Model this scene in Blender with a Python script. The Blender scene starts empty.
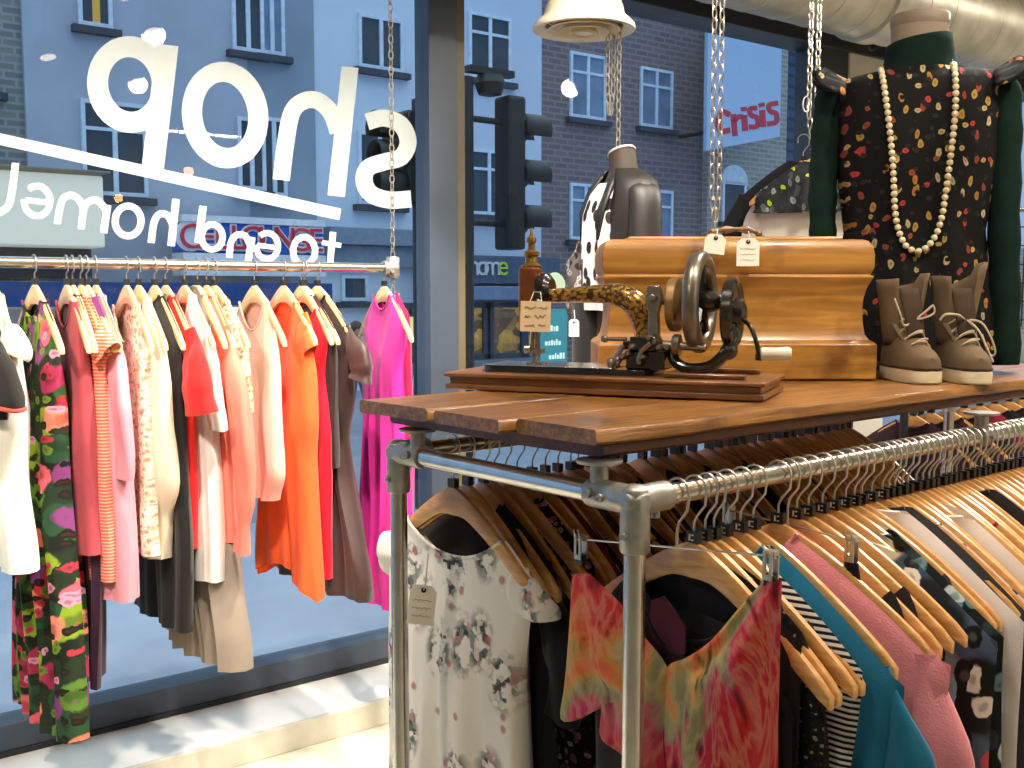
import bpy, bmesh, math, random
from math import sin, cos, pi, radians, sqrt, atan2, hypot
from mathutils import Vector, Matrix
random.seed(7)
SC = bpy.context.scene
COL = SC.collection
# ------------------------------------------------------------------ camera
F = 1050.0; PITCH = radians(5.0); EYE = 1.6
cam = bpy.data.cameras.new('camera'); camo = bpy.data.objects.new('camera', cam); COL.objects.link(camo)
camo.location = (0, 0, EYE); camo.rotation_euler = (pi/2 - PITCH, 0, 0)
cam.sensor_width = 36; cam.lens = 36*F/1024; cam.clip_start = .05; cam.clip_end = 200
SC.camera = camo
def ray(px, py):
    x = (px-512)/F; y = (384-py)/F
    return Vector((x, cos(PITCH)+y*sin(PITCH), -sin(PITCH)+y*cos(PITCH)))
def at(px, py, Y):
    r = ray(px, py); return Vector((0, 0, EYE)) + r*(Y/r.y)
# window frame: W along the glass, N towards the room
aw = radians(52.5); WD = Vector((sin(aw), cos(aw), 0)); ND = Vector((cos(aw), -sin(aw), 0)); W0 = Vector((-512/F*3.4, 3.4, 0))
def W(s, d, z): return W0 + WD*s + ND*d + Vector((0, 0, z))
def wp(px, py, d=0):      # where the sight line meets the plane parallel to the glass at d  -> (s, z)
    r = ray(px, py); o = Vector((0, 0, EYE)); P = W0 + ND*d
    t = (P-o).dot(ND)/r.dot(ND); q = o + r*t
    return (q-W0).dot(WD), q.z
WROT = atan2(WD.y, WD.x)       # local x along the glass
# clothes rack frame
ar = radians(49.7); UD = Vector((sin(ar), cos(ar), 0)); VD = Vector((-cos(ar), sin(ar), 0)); C0 = Vector((.182, 1.53, 0))
def R(s, t, z): return C0 + UD*s + VD*t + Vector((0, 0, z))
ZR = 1.293
# ------------------------------------------------------------------ materials
def lin(c):
    if isinstance(c, str): c = tuple(int(c[i:i+2], 16)/255 for i in (0, 2, 4))
    return tuple((v/12.92 if v <= .04045 else ((v+.055)/1.055)**2.4) for v in c) + (1,)
MATS = {}
def newmat(name):
    m = bpy.data.materials.new(name); m.use_nodes = True
    nt = m.node_tree; b = nt.nodes['Principled BSDF']; return m, nt, b
def N(nt, t, **kw):
    n = nt.nodes.new(t)
    for k, v in kw.items():
        if k.startswith('i_'): n.inputs[k[2:].replace('_', ' ')].default_value = v
        else: setattr(n, k, v)
    return n
def coords(nt, scale=(1, 1, 1), rot=(0, 0, 0)):
    tc = N(nt, 'ShaderNodeTexCoord'); mp = N(nt, 'ShaderNodeMapping')
    mp.inputs['Scale'].default_value = scale; mp.inputs['Rotation'].default_value = rot
    nt.links.new(tc.outputs['Object'], mp.inputs[0]); return mp.outputs[0]
def bump(nt, b, vec, scale, strength, dist=.002, detail=4):
    n = N(nt, 'ShaderNodeTexNoise'); n.inputs['Scale'].default_value = scale; n.inputs['Detail'].default_value = detail
    if vec: nt.links.new(vec, n.inputs[0])
    bp = N(nt, 'ShaderNodeBump'); bp.inputs['Strength'].default_value = strength; bp.inputs['Distance'].default_value = dist
    nt.links.new(n.outputs[0], bp.inputs['Height']); nt.links.new(bp.outputs[0], b.inputs['Normal'])
def ramp(nt, fac, stops, interp='LINEAR'):
    r = N(nt, 'ShaderNodeValToRGB'); r.color_ramp.interpolation = interp; e = r.color_ramp.elements
    while len(e) < len(stops): e.new(.5)
    for i, (p, c) in enumerate(stops): e[i].position = p; e[i].color = lin(c) if not isinstance(c, float) else (c, c, c, 1)
    nt.links.new(fac, r.inputs[0]); return r.outputs[0]
def mix(nt, fac, a, b):
    m = N(nt, 'ShaderNodeMix', data_type='RGBA')
    for sock, v in ((0, fac), (6, a), (7, b)):
        if hasattr(v, 'links'): nt.links.new(v, m.inputs[sock])
        elif isinstance(v, (int, float)): m.inputs[sock].default_value = v
        else: m.inputs[sock].default_value = lin(v)
    return m.outputs[2]
def plain(name, c, rough=.6, metal=0, var=.12, nscale=8, bmp=.0, bscale=60, spec=.5, coat=0, sheen=0):
    if name in MATS: return MATS[name]
    m, nt, b = newmat(name); v = coords(nt)
    n = N(nt, 'ShaderNodeTexNoise'); n.inputs['Scale'].default_value = nscale; n.inputs['Detail'].default_value = 5
    nt.links.new(v, n.inputs[0])
    cc = lin(c); d = tuple(x*(1-var) for x in cc[:3])+(1,); l = tuple(min(1, x*(1+var)) for x in cc[:3])+(1,)
    r = N(nt, 'ShaderNodeValToRGB'); r.color_ramp.elements[0].color = d; r.color_ramp.elements[1].color = l
    r.color_ramp.elements[0].position = .3; r.color_ramp.elements[1].position = .7
    nt.links.new(n.outputs[0], r.inputs[0]); nt.links.new(r.outputs[0], b.inputs['Base Color'])
    b.inputs['Roughness'].default_value = rough; b.inputs['Metallic'].default_value = metal
    b.inputs['Specular IOR Level'].default_value = spec
    if coat: b.inputs['Coat Weight'].default_value = coat; b.inputs['Coat Roughness'].default_value = .15
    if sheen: b.inputs['Sheen Weight'].default_value = sheen
    if bmp: bump(nt, b, v, bscale, bmp)
    MATS[name] = m; return m
def cloth(name, c, rough=.85, var=.1, bmp=.35, spec=.25, bscale=420):
    return plain('cloth_'+name, c, rough, 0, var, 6, bmp, bscale, spec, 0, .15)
def wood(name, c1, c2, scale=(1, 14, 14), rough=.42, coat=.2, ns=4, bmp=.15, dark=None):
    if name in MATS: return MATS[name]
    m, nt, b = newmat(name); v = coords(nt, scale)
    n = N(nt, 'ShaderNodeTexNoise'); n.inputs['Scale'].default_value = ns; n.inputs['Detail'].default_value = 8; n.inputs['Distortion'].default_value = .6
    nt.links.new(v, n.inputs[0])
    c = ramp(nt, n.outputs[0], [(.25, c1), (.5, tuple((x+y)/2 for x, y in zip(hx(c1), hx(c2)))), (.75, c2)])
    if dark:
        n2 = N(nt, 'ShaderNodeTexNoise'); n2.inputs['Scale'].default_value = 7; n2.inputs['Detail'].default_value = 5
        nt.links.new(coords(nt), n2.inputs[0]); f = ramp(nt, n2.outputs[0], [(.52, 0.0), (.72, .85)])
        c = mix(nt, f, c, dark)
    nt.links.new(c, b.inputs['Base Color']); b.inputs['Roughness'].default_value = rough; b.inputs['Coat Weight'].default_value = coat
    b.inputs['Coat Roughness'].default_value = .2
    bp = N(nt, 'ShaderNodeBump'); bp.inputs['Strength'].default_value = bmp; bp.inputs['Distance'].default_value = .004
    nt.links.new(n.outputs[0], bp.inputs['Height']); nt.links.new(bp.outputs[0], b.inputs['Normal'])
    MATS[name] = m; return m
def hx(c): return tuple(int(c[i:i+2], 16)/255 for i in (0, 2, 4)) if isinstance(c, str) else c
def emis(name, c, s):
    if name in MATS: return MATS[name]
    m, nt, b = newmat(name); b.inputs['Base Color'].default_value = lin(c); b.inputs['Emission Color'].default_value = lin(c); b.inputs['Emission Strength'].default_value = s
    MATS[name] = m; return m
def litpane(name, c1, c2, s, scale=2.5):
    if name in MATS: return MATS[name]
    m, nt, b = newmat(name); n = N(nt, 'ShaderNodeTexVoronoi'); n.inputs['Scale'].default_value = scale
    nt.links.new(coords(nt, (1, 1, 1.6)), n.inputs[0]); n2 = N(nt, 'ShaderNodeTexNoise'); n2.inputs['Scale'].default_value = scale*1.3
    c = mix(nt, n2.outputs[0], mix(nt, ramp(nt, n.outputs[1], [(.3, 0.0), (.7, 1.0)]), c1, c2), c2)
    nt.links.new(c, b.inputs['Base Color']); nt.links.new(c, b.inputs['Emission Color']); b.inputs['Emission Strength'].default_value = s
    b.inputs['Roughness'].default_value = .2
    MATS[name] = m; return m
def print_mat(name, base, layers, rough=.8, base2=None, dist=.035):
    """fabric print: layers = [(cell scale, radius, [colours], stretch)]"""
    if name in MATS: return MATS[name]
    m, nt, b = newmat(name); tc = coords(nt)
    dn = N(nt, 'ShaderNodeTexNoise'); dn.inputs['Scale'].default_value = 22; dn.inputs['Detail'].default_value = 3
    nt.links.new(tc, dn.inputs[0])
    vm = N(nt, 'ShaderNodeVectorMath', operation='SCALE'); vm.inputs['Scale'].default_value = dist
    sub = N(nt, 'ShaderNodeVectorMath', operation='SUBTRACT'); sub.inputs[1].default_value = (.5, .5, .5)
    nt.links.new(dn.outputs['Color'], sub.inputs[0]); nt.links.new(sub.outputs[0], vm.inputs[0])
    add = N(nt, 'ShaderNodeVectorMath', operation='ADD'); nt.links.new(tc, add.inputs[0]); nt.links.new(vm.outputs[0], add.inputs[1])
    sp0 = N(nt, 'ShaderNodeSeparateXYZ'); nt.links.new(add.outputs[0], sp0.inputs[0]); cb0 = N(nt, 'ShaderNodeCombineXYZ'); my = N(nt, 'ShaderNodeMath', operation='MULTIPLY_ADD'); my.inputs[1].default_value = .3
    nt.links.new(sp0.outputs[1], my.inputs[0]); nt.links.new(sp0.outputs[0], my.inputs[2]); nt.links.new(my.outputs[0], cb0.inputs[0]); nt.links.new(sp0.outputs[2], cb0.inputs[1])
    c = base
    if base2:
        n = N(nt, 'ShaderNodeTexNoise'); n.inputs['Scale'].default_value = 9; nt.links.new(tc, n.inputs[0])
        c = mix(nt, ramp(nt, n.outputs[0], [(.42, 0.0), (.55, 1.0)]), base, base2)
    for k, (sc, rad, cols, st) in enumerate(layers):
        mp = N(nt, 'ShaderNodeMapping'); mp.inputs['Scale'].default_value = (st[0], st[1], 1); mp.inputs['Location'].default_value = (k*3.7, k*1.3, k*2.1)
        nt.links.new(cb0.outputs[0], mp.inputs[0])
        v = N(nt, 'ShaderNodeTexVoronoi', voronoi_dimensions='2D'); v.inputs['Scale'].default_value = sc; nt.links.new(mp.outputs[0], v.inputs[0])
        sp = N(nt, 'ShaderNodeSeparateColor'); nt.links.new(v.outputs['Color'], sp.inputs[0])
        stops = [(i/len(cols), q) for i, q in enumerate(cols)]
        cc = ramp(nt, sp.outputs[0], stops, 'CONSTANT')
        # petals: slightly darker middle
        cc = mix(nt, ramp(nt, v.outputs['Distance'], [(rad*.25, .55), (rad*.5, 0.0)]), cc, tuple(x*.45 for x in hx(cols[0])))
        f = ramp(nt, v.outputs['Distance'], [(rad*.86, 1.0), (rad, 0.0)])
        c = mix(nt, f, c, cc)
    nt.links.new(c, b.inputs['Base Color']) if hasattr(c, 'links') else None
    b.inputs['Roughness'].default_value = rough; b.inputs['Specular IOR Level'].default_value = .25
    bump(nt, b, tc, 350, .25)
    MATS[name] = m; return m
def stripe_mat(name, c1, c2, freq, axis=2, duty=.5, rough=.85):
    if name in MATS: return MATS[name]
    m, nt, b = newmat(name); tc = N(nt, 'ShaderNodeTexCoord'); sx = N(nt, 'ShaderNodeSeparateXYZ'); nt.links.new(tc.outputs['Object'], sx.inputs[0])
    mu = N(nt, 'ShaderNodeMath', operation='MULTIPLY'); mu.inputs[1].default_value = freq; nt.links.new(sx.outputs[axis], mu.inputs[0])
    fr = N(nt, 'ShaderNodeMath', operation='FRACT'); nt.links.new(mu.outputs[0], fr.inputs[0])
    c = mix(nt, ramp(nt, fr.outputs[0], [(duty-.08, 0.0), (duty+.08, 1.0)]), c1, c2)
    nt.links.new(c, b.inputs['Base Color']); b.inputs['Roughness'].default_value = rough; b.inputs['Specular IOR Level'].default_value = .2
    MATS[name] = m; return m
def brickm(name, c1, c2, mortar, scale=1.0):
    if name in MATS: return MATS[name]
    m, nt, b = newmat(name); tc = N(nt, 'ShaderNodeTexCoord'); sx = N(nt, 'ShaderNodeSeparateXYZ'); nt.links.new(tc.outputs['Object'], sx.inputs[0])
    cb = N(nt, 'ShaderNodeCombineXYZ'); ad = N(nt, 'ShaderNodeMath', operation='ADD')
    nt.links.new(sx.outputs[0], ad.inputs[0]); nt.links.new(sx.outputs[1], ad.inputs[1]); nt.links.new(ad.outputs[0], cb.inputs[0]); nt.links.new(sx.outputs[2], cb.inputs[1])
    br = N(nt, 'ShaderNodeTexBrick'); br.inputs['Scale'].default_value = scale; br.inputs['Color1'].default_value = lin(c1); br.inputs['Color2'].default_value = lin(c2)
    br.inputs['Mortar'].default_value = lin(mortar); br.inputs['Mortar Size'].default_value = .018; br.inputs['Brick Width'].default_value = .3; br.inputs['Row Height'].default_value = .105
    nt.links.new(cb.outputs[0], br.inputs[0]); nt.links.new(br.outputs[0], b.inputs['Base Color']); b.inputs['Roughness'].default_value = .9
    MATS[name] = m; return m
def glassm():
    m, nt, b = newmat('window_glass'); nt.nodes.remove(b); out = [n for n in nt.nodes if n.type == 'OUTPUT_MATERIAL'][0]
    t = N(nt, 'ShaderNodeBsdfTransparent'); t.inputs[0].default_value = (.93, .96, .97, 1)
    g = N(nt, 'ShaderNodeBsdfGlossy'); g.inputs['Roughness'].default_value = .015
    fr = N(nt, 'ShaderNodeFresnel'); fr.inputs[0].default_value = 1.45; mx = N(nt, 'ShaderNodeMixShader')
    ge = N(nt, 'ShaderNodeNewGeometry'); ma = N(nt, 'ShaderNodeMath', operation='SUBTRACT'); ma.inputs[0].default_value = 1; nt.links.new(ge.outputs['Backfacing'], ma.inputs[1])
    mu = N(nt, 'ShaderNodeMath', operation='MULTIPLY'); nt.links.new(fr.outputs[0], mu.inputs[0]); nt.links.new(ma.outputs[0], mu.inputs[1])
    nt.links.new(mu.outputs[0], mx.inputs[0]); nt.links.new(t.outputs[0], mx.inputs[1]); nt.links.new(g.outputs[0], mx.inputs[2]); nt.links.new(mx.outputs[0], out.inputs[0])
    return m
GLASS = glassm()
CHROME = plain('galvanised_tube', 'cfcdc6', .2, .95, .12, 20, .05, 90)
STEEL = plain('hook_steel', 'c9c2b4', .3, .9, .05)
FITTING = plain('cast_fitting', 'a9a7a0', .42, .8, .15, 40, .3, 120)
BLACKP = plain('black_plastic', '15120f', .4, 0, .1)
HWOOD = wood('hanger_wood', 'bd8444', 'd9a866', (6, 30, 30), .38, .25, 3, .04)
PALEW = wood('hanger_wood_pale', 'd6ad78', 'eccb98', (6, 30, 30), .45, .15, 3, .04)
PAPER = plain('tag_paper', 'f0ead8', .8, 0, .04)
INK = plain('tag_ink', '2a2420', .8)
# ------------------------------------------------------------------ mesh builder
class MB:
    def __init__(s): s.v = []; s.f = []
    def add(s, vs, fs):
        n = len(s.v); s.v += [tuple(v) for v in vs]; s.f += [tuple(i+n for i in f) for f in fs]; return s
    def box(s, c, size, rz=0, M=None):
        hx_, hy, hz = [q/2 for q in size]; vs = []
        for x, y, z in ((-1,-1,-1),(1,-1,-1),(1,1,-1),(-1,1,-1),(-1,-1,1),(1,-1,1),(1,1,1),(-1,1,1)):
            p = Vector((x*hx_, y*hy, z*hz))
            if M is not None: p = M @ p
            if rz: p = Vector((p.x*cos(rz)-p.y*sin(rz), p.x*sin(rz)+p.y*cos(rz), p.z))
            vs.append(p+Vector(c))
        return s.add(vs, [(0,3,2,1),(4,5,6,7),(0,1,5,4),(1,2,6,5),(2,3,7,6),(3,0,4,7)])
    def bb(s, x0, x1, y0, y1, z0, z1): return s.box(((x0+x1)/2, (y0+y1)/2, (z0+z1)/2), (abs(x1-x0), abs(y1-y0), abs(z1-z0)))
    def tube(s, pts, r, n=10, closed=False, flat=(1, 1), cap=True, up=None):
        pts = [Vector(p) for p in pts]; m = len(pts); rs = r if isinstance(r, (list, tuple)) else [r]*m
        vs = []; prev = None
        for i, p in enumerate(pts):
            a = pts[(i-1) % m] if (closed or i > 0) else p; b = pts[(i+1) % m] if (closed or i < m-1) else p
            t = (b-a).normalized()
            if prev is None:
                u = Vector(up) if up else (Vector((0, 0, 1)) if abs(t.z) < .9 else Vector((1, 0, 0)))
            else: u = prev
            u = (u - t*u.dot(t)).normalized(); prev = u; w = t.cross(u)
            rr = rs[i]
            for k in range(n):
                q = 2*pi*k/n; vs.append(p + u*(cos(q)*rr*flat[0]) + w*(sin(q)*rr*flat[1]))
        fs = []
        for i in range(m if closed else m-1):
            j = (i+1) % m
            for k in range(n): l = (k+1) % n; fs.append((i*n+k, i*n+l, j*n+l, j*n+k))
        if cap and not closed: fs.append(tuple(range(n))[::-1]); fs.append(tuple((m-1)*n+k for k in range(n)))
        return s.add(vs, fs)
    def lathe(s, prof, c=(0, 0, 0), n=24, axis=None, sx=1, sy=1):
        """prof [(r,h)] around +z or given axis through c"""
        M = Matrix.Identity(3)
        if axis is not None: M = Vector((0, 0, 1)).rotation_difference(Vector(axis).normalized()).to_matrix()
        vs = []
        for r, h in prof:
            for k in range(n):
                q = 2*pi*k/n; vs.append(Vector(c) + M @ Vector((r*cos(q)*sx, r*sin(q)*sy, h)))
        fs = [(i*n+k, i*n+(k+1) % n, (i+1)*n+(k+1) % n, (i+1)*n+k) for i in range(len(prof)-1) for k in range(n)]
        if prof[0][0] > 1e-5: fs.append(tuple(range(n))[::-1])
        if prof[-1][0] > 1e-5: fs.append(tuple((len(prof)-1)*n+k for k in range(n)))
        return s.add(vs, fs)
    def loft(s, rings, cap=True, closed=True):
        n = len(rings[0]); vs = [v for r in rings for v in r]; K = n if closed else n-1
        fs = [(i*n+k, i*n+(k+1) % n, (i+1)*n+(k+1) % n, (i+1)*n+k) for i in range(len(rings)-1) for k in range(K)]
        if cap: fs.append(tuple(range(n))[::-1]); fs.append(tuple((len(rings)-1)*n+k for k in range(n)))
        return s.add(vs, fs)
    def prism(s, poly, f, h):
        """poly 2D, f(a,b,t)->point, t in (0,h)"""
        n = len(poly); vs = [f(a, b, 0) for a, b in poly] + [f(a, b, h) for a, b in poly]
        return s.add(vs, [tuple(range(n))[::-1], tuple(range(n, 2*n))] + [(i, (i+1) % n, n+(i+1) % n, n+i) for i in range(n)])
    def ball(s, c, r, n=12, m=8, sc=(1, 1, 1)):
        vs = []; fs = []
        for i in range(m+1):
            th = pi*i/m
            for k in range(n): q = 2*pi*k/n; vs.append((c[0]+r*sc[0]*sin(th)*cos(q), c[1]+r*sc[1]*sin(th)*sin(q), c[2]+r*sc[2]*cos(th)))
        for i in range(m):
            for k in range(n): fs.append((i*n+k, (i+1)*n+k, (i+1)*n+(k+1) % n, i*n+(k+1) % n))
        return s.add(vs, fs)
    def mesh(s, name, mat, smooth=35, weld=True):
        me = bpy.data.meshes.new(name); me.from_pydata(s.v, [], s.f)
        bm = bmesh.new(); bm.from_mesh(me)
        if weld: bmesh.ops.remove_doubles(bm, verts=bm.verts, dist=1e-5)
        bmesh.ops.recalc_face_normals(bm, faces=bm.faces); bm.to_mesh(me); bm.free()
        me.materials.append(mat)
        if smooth:
            me.shade_smooth(); me.set_sharp_from_angle(angle=radians(smooth))
        return me
    def build(s, name, mat, parent=None, bevel=0, smooth=35, label=None, weld=True):
        return link(name, s.mesh(name, mat, smooth, weld), parent, bevel, label)
def link(name, me, parent=None, bevel=0, label=None):
    o = bpy.data.objects.new(name, me); COL.objects.link(o)
    if parent is not None: o.parent = parent
    if bevel:
        m = o.modifiers.new('bevel', 'BEVEL'); m.width = bevel; m.segments = 2; m.limit_method = 'ANGLE'; m.angle_limit = radians(40)
    if label: o['label'] = label
    return o
def thing(name, label, cat, loc=(0, 0, 0), rz=0, group=None):
    o = bpy.data.objects.new(name, None); COL.objects.link(o); o.location = loc; o.rotation_euler = (0, 0, rz); o.empty_display_size = .05
    return tag(o, label, cat, group)
def tag(o, label, cat, group=None, kind=None):
    o['label'] = label; o['category'] = cat
    if group: o['group'] = group
    if kind: o['kind'] = kind
    return o
def struct(o, label=None):
    o['kind'] = 'structure'
    if label: o['label'] = label
    return o
def place(o, loc, rz=0): o.location = loc; o.rotation_euler = (0, 0, rz); return o

# ------------------------------------------------------------------ the shop shell
CEIL = 3.35; SL, SR, DB = -5.0, 9.0, 8.5     # extent along the glass and depth of the room
M_FLOOR = plain('floor_cream', 'd9d2bd', .35, 0, .05, 3)
M_WALL = plain('wall_white', 'd8d2c4', .85, 0, .03, 2)
M_CEIL = plain('ceiling_paint', 'c9c2b0', .9, 0, .04, 2)
M_FRAME = plain('frame_bluegrey', '45505e', .45, 0, .05)
M_FRAMED = plain('frame_dark', '24272c', .5, 0, .05)
M_LEDGE = plain('ledge_white', 'f0eee8', .4, 0, .03)
def wbox(name, s0, s1, d0, d1, z0, z1, mat, bevel=0):
    o = MB().bb(s0, s1, d0, d1, z0, z1)   # local: x along glass, y = -d  (room side is -y)
    o = MB().bb(s0, s1, -d1, -d0, z0, z1).build(name, mat, None, bevel, 0)
    return place(o, W0, WROT)
struct(wbox('floor', SL, SR, .05, DB, -.06, 0, M_FLOOR))
struct(wbox('ceiling', SL, SR, -.1, DB, CEIL, CEIL+.12, M_CEIL))
struct(wbox('wall_back', SL, SR, DB, DB+.12, 0, CEIL, M_WALL))
struct(wbox('wall_left', SL-.12, SL, -.1, DB, -.06, CEIL, M_WALL))
struct(wbox('wall_right', SR, SR+.12, -.1, DB, -.06, CEIL, M_WALL))
struct(wbox('wall_window_head', SL, SR, -.1, .06, 3.12, CEIL, M_WALL))
struct(wbox('trim_1', SL, SR, -.08, .12, 2.93, 3.12, M_FRAMED, .004), 'dark grey window head beam')
struct(wbox('trim_2', SL, SR, 0.05, .40, 0.02, .08, M_LEDGE, .006), 'white ledge along the foot of the window')
struct(wbox('trim_3', SL, SR, .40, .425, 0.0, .095, plain('ledge_edge', 'd6d2c2', .5), .004), 'cream front edge of the window ledge')
struct(wbox('trim_4', SL, SR, -.07, .055, -.06, .185, M_FRAME, .004), 'blue grey bottom frame of the window')
struct(wbox('trim_5', SL, SR, .04, .062, .07, .10, M_FRAMED, .002), 'black strip at the foot of the glass')
s1, _ = wp(424, 300); s1b, _ = wp(452, 300); s2, _ = wp(806, 100); s2b, _ = wp(834, 100); s3, _ = wp(872, 100)
o = wbox('trim_6', s1, s1b, -.06, .05, .18, 2.94, M_FRAME, .004); struct(o, 'blue grey window mullion')
o = wbox('trim_7', s1b-.012, s1b+.05, -.05, .03, .18, 2.94, plain('mullion_olive', '6b6148', .5), .003); struct(o, 'olive brown edge of the mullion')
o = wbox('trim_8', s2, s2b, -.08, .09, .18, 3.0, plain('column_charcoal', '3b3e42', .5), .005); struct(o, 'charcoal window mullion beside the column')
struct(wbox('wall_window_side', s2b, s2b+.42, -.1, .10, 0, CEIL, M_WALL), 'white pier beside the window')
s0 = SL
for i, (a, b_) in enumerate(((SL, s1), (s1b, s2), (s2b+.42, SR))):
    o = wbox('window_%d' % (i+1), a, b_, -.005, .005, .18, 2.94, GLASS); struct(o, 'tall plate glass shop window pane')

# ------------------------------------------------------------------ stroke lettering
def ribbon(mb, pts, w, f, closed=False, depth=1.0):
    """flat stroke of width w through 2-D points, f(a,b,t)"""
    P = [Vector(p) for p in pts]; n = len(P); L = []; Rr = []
    for i in range(n):
        a = P[(i-1) % n] if (closed or i) else P[i]; b = P[(i+1) % n] if (closed or i < n-1) else P[i]
        t = (b-a).normalized(); nn = Vector((-t.y, t.x)); L.append(P[i]+nn*w/2); Rr.append(P[i]-nn*w/2)
    vs = [f(*p, 0) for p in L]+[f(*p, 0) for p in Rr]+[f(*p, depth) for p in L]+[f(*p, depth) for p in Rr]; fs = []
    for i in range(n if closed else n-1):
        j = (i+1) % n
        fs += [(i, j, n+j, n+i), (2*n+i, 3*n+i, 3*n+j, 2*n+j), (i, 2*n+i, 2*n+j, j), (n+i, n+j, 3*n+j, 3*n+i)]
    if not closed: fs += [(0, n, 3*n, 2*n), (n-1, 3*n-1, 4*n-1, 2*n-1)]
    mb.add(vs, fs)
def arc(cx, cy, rx, ry, a0, a1, n=20, rot=0):
    out = []
    for i in range(n+1):
        a = radians(a0+(a1-a0)*i/n); x = rx*cos(a); y = ry*sin(a); c = cos(radians(rot)); s = sin(radians(rot))
        out.append((cx+x*c-y*s, cy+x*s+y*c))
    return out
def smooth2(pts, k=6):
    out = []; n = len(pts)
    for i in range(n-1):
        p0 = pts[max(i-1, 0)]; p1 = pts[i]; p2 = pts[i+1]; p3 = pts[min(i+2, n-1)]
        for j in range(k):
            t = j/k
            out.append(tuple(.5*((2*p1[q])+(-p0[q]+p2[q])*t+(2*p0[q]-5*p1[q]+4*p2[q]-p3[q])*t*t+(-p0[q]+3*p1[q]-3*p2[q]+p3[q])*t**3) for q in range(len(p1))))
    out.append(tuple(pts[-1])); return out
M_VINYL = plain('white_vinyl', 'eef2ec', .6, 0, .03)
_nt = M_VINYL.node_tree; _b = _nt.nodes['Principled BSDF']; _t = N(_nt, 'ShaderNodeBsdfTranslucent'); _t.inputs[0].default_value = lin('eef2ec'); _m = N(_nt, 'ShaderNodeMixShader'); _m.inputs[0].default_value = .5
_o = [n for n in _nt.nodes if n.type == 'OUTPUT_MATERIAL'][0]; _nt.links.new(_b.outputs[0], _m.inputs[1]); _nt.links.new(_t.outputs[0], _m.inputs[2]); _nt.links.new(_m.outputs[0], _o.inputs[0])
GLD = .0055
def fglass(a, b, t):
    s, z = wp(a, b, GLD); return (s-LO[0], -t*.0012, z-LO[1])
LO = (0, 0)
def lettering(label, letters, origin):
    global LO
    LO = wp(*origin, GLD)
    t = thing('window_lettering', label, 'lettering', W(LO[0], GLD, LO[1]), WROT)
    for ch, strokes in letters:
        mb = MB()
        for k, (pts, w, closed) in enumerate(strokes):
            ribbon(mb, pts, w, lambda a, b, q, k=k: fglass(a, b, q*(1+.25*k)), closed)
        mb.build('letter' if ch != '_' else 'underline', M_VINYL, t, 0, 0, None if ch == '_' else 'white letter '+ch)
lettering('large white word shop seen reversed on the glass, with the underline sloping below it', [
    ('p', [(arc(130, 84.5, 32.5, 38, 0, 352, 36, -8), 21, True), ([(167.5, 45), (152, 173)], 22, False)]),
    ('o', [(arc(225, 115, 33, 43.5, 0, 350, 36, -8), 20, True)]),
    ('h', [([(350, 67), (336, 196)], 17, False), (smooth2([(281, 180), (286, 140), (292, 112), (304, 101), (318, 101), (331, 113), (338, 132)]), 17, False)]),
    ('s', [(smooth2([(367, 122), (384, 118), (401, 125), (408, 142), (401, 157), (384, 162), (368, 168), (364, 181), (371, 194), (389, 200), (411, 199)]), 17, False)]),
    ('_', [([(-30, 132.5), (340, 214.5)], 11.5, False)]),
], (225, 115))
def hol(cx, cy, h, lean=-.1):
    pass
lettering('small white words to end homeless seen reversed on the glass under the sloping line', [
    ('l', [(smooth2([(15.5, 163), (12, 190), (8, 206), (-3, 214)]), 7.5, False)]),
    ('e', [(arc(37, 201, 13, 15, 180+5, -130, 24), 6.5, False), ([(25, 200), (50, 203)], 5.5, False)]),
    ('m', [([(107.5, 205), (103.5, 233)], 7.5, False), (smooth2([(81, 229), (84, 208), (90, 201), (98, 201), (106, 210)]), 7, False), (smooth2([(57, 224), (61, 203), (67, 196), (76, 197), (83, 207), (83, 212)]), 7, False)]),
    ('o', [(arc(128, 221, 13, 15, 0, 350, 28), 7, True)]),
    ('h', [([(176, 199), (171, 246)], 7.5, False), (smooth2([(151, 243), (154, 222), (160, 214), (168, 216), (173, 226)]), 7, False)]),
    ('d', [([(203, 206), (198, 243)], 7.5, False), (arc(212, 237, 10.5, 12.5, 0, 350, 24), 6.5, True)]),
    ('n', [([(252, 237), (248, 262)], 7, False), (smooth2([(229, 258), (231, 242), (237, 235), (245, 236), (250, 245)]), 6.5, False)]),
    ('e', [(arc(267, 246, 11, 13, 185, -130, 24), 6, False), ([(257, 245), (278, 248)], 5, False)]),
    ('o', [(arc(304, 251, 11, 14, 0, 350, 24), 6.5, True)]),
    ('t', [([(333, 232), (330, 263)], 6.5, False), ([(322, 242.5), (341, 245.5)], 5, False)]),
], (170, 225))

# ------------------------------------------------------------------ street outside
GZ = -.12
M_ROAD = plain('asphalt', '7a8494', .7, 0, .15, 2, .4, 200)
M_PAVE = plain('pavement', '8c98ac', .75, 0, .12, 1.5, .3, 80)
def street(name, s0, s1, d0, d1, z0, z1, mat, label, cat=None):
    return struct(wbox(name, s0, s1, d0, d1, z0, z1, mat), label)
street('ground_pavement', -30, 60, -3.6, -.1, GZ-.3, GZ, M_PAVE, 'blue grey pavement outside the window')
street('ground_road', -30, 60, -12.5, -3.6, GZ-.35, GZ-.1, M_ROAD, 'grey road')
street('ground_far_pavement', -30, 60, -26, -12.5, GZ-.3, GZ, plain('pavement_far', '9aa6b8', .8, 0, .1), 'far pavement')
M_PANE = plain('dusk_pane', '39434c', .12, 0, .3, .8)
M_PANEB = plain('dusk_pane_bright', '7187a0', .15, 0, .3, 1.5)
M_WHITEF = plain('white_window_frame', 'cfdcea', .5)
M_SILL = plain('window_sill_grey', '39414d', .7)
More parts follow.
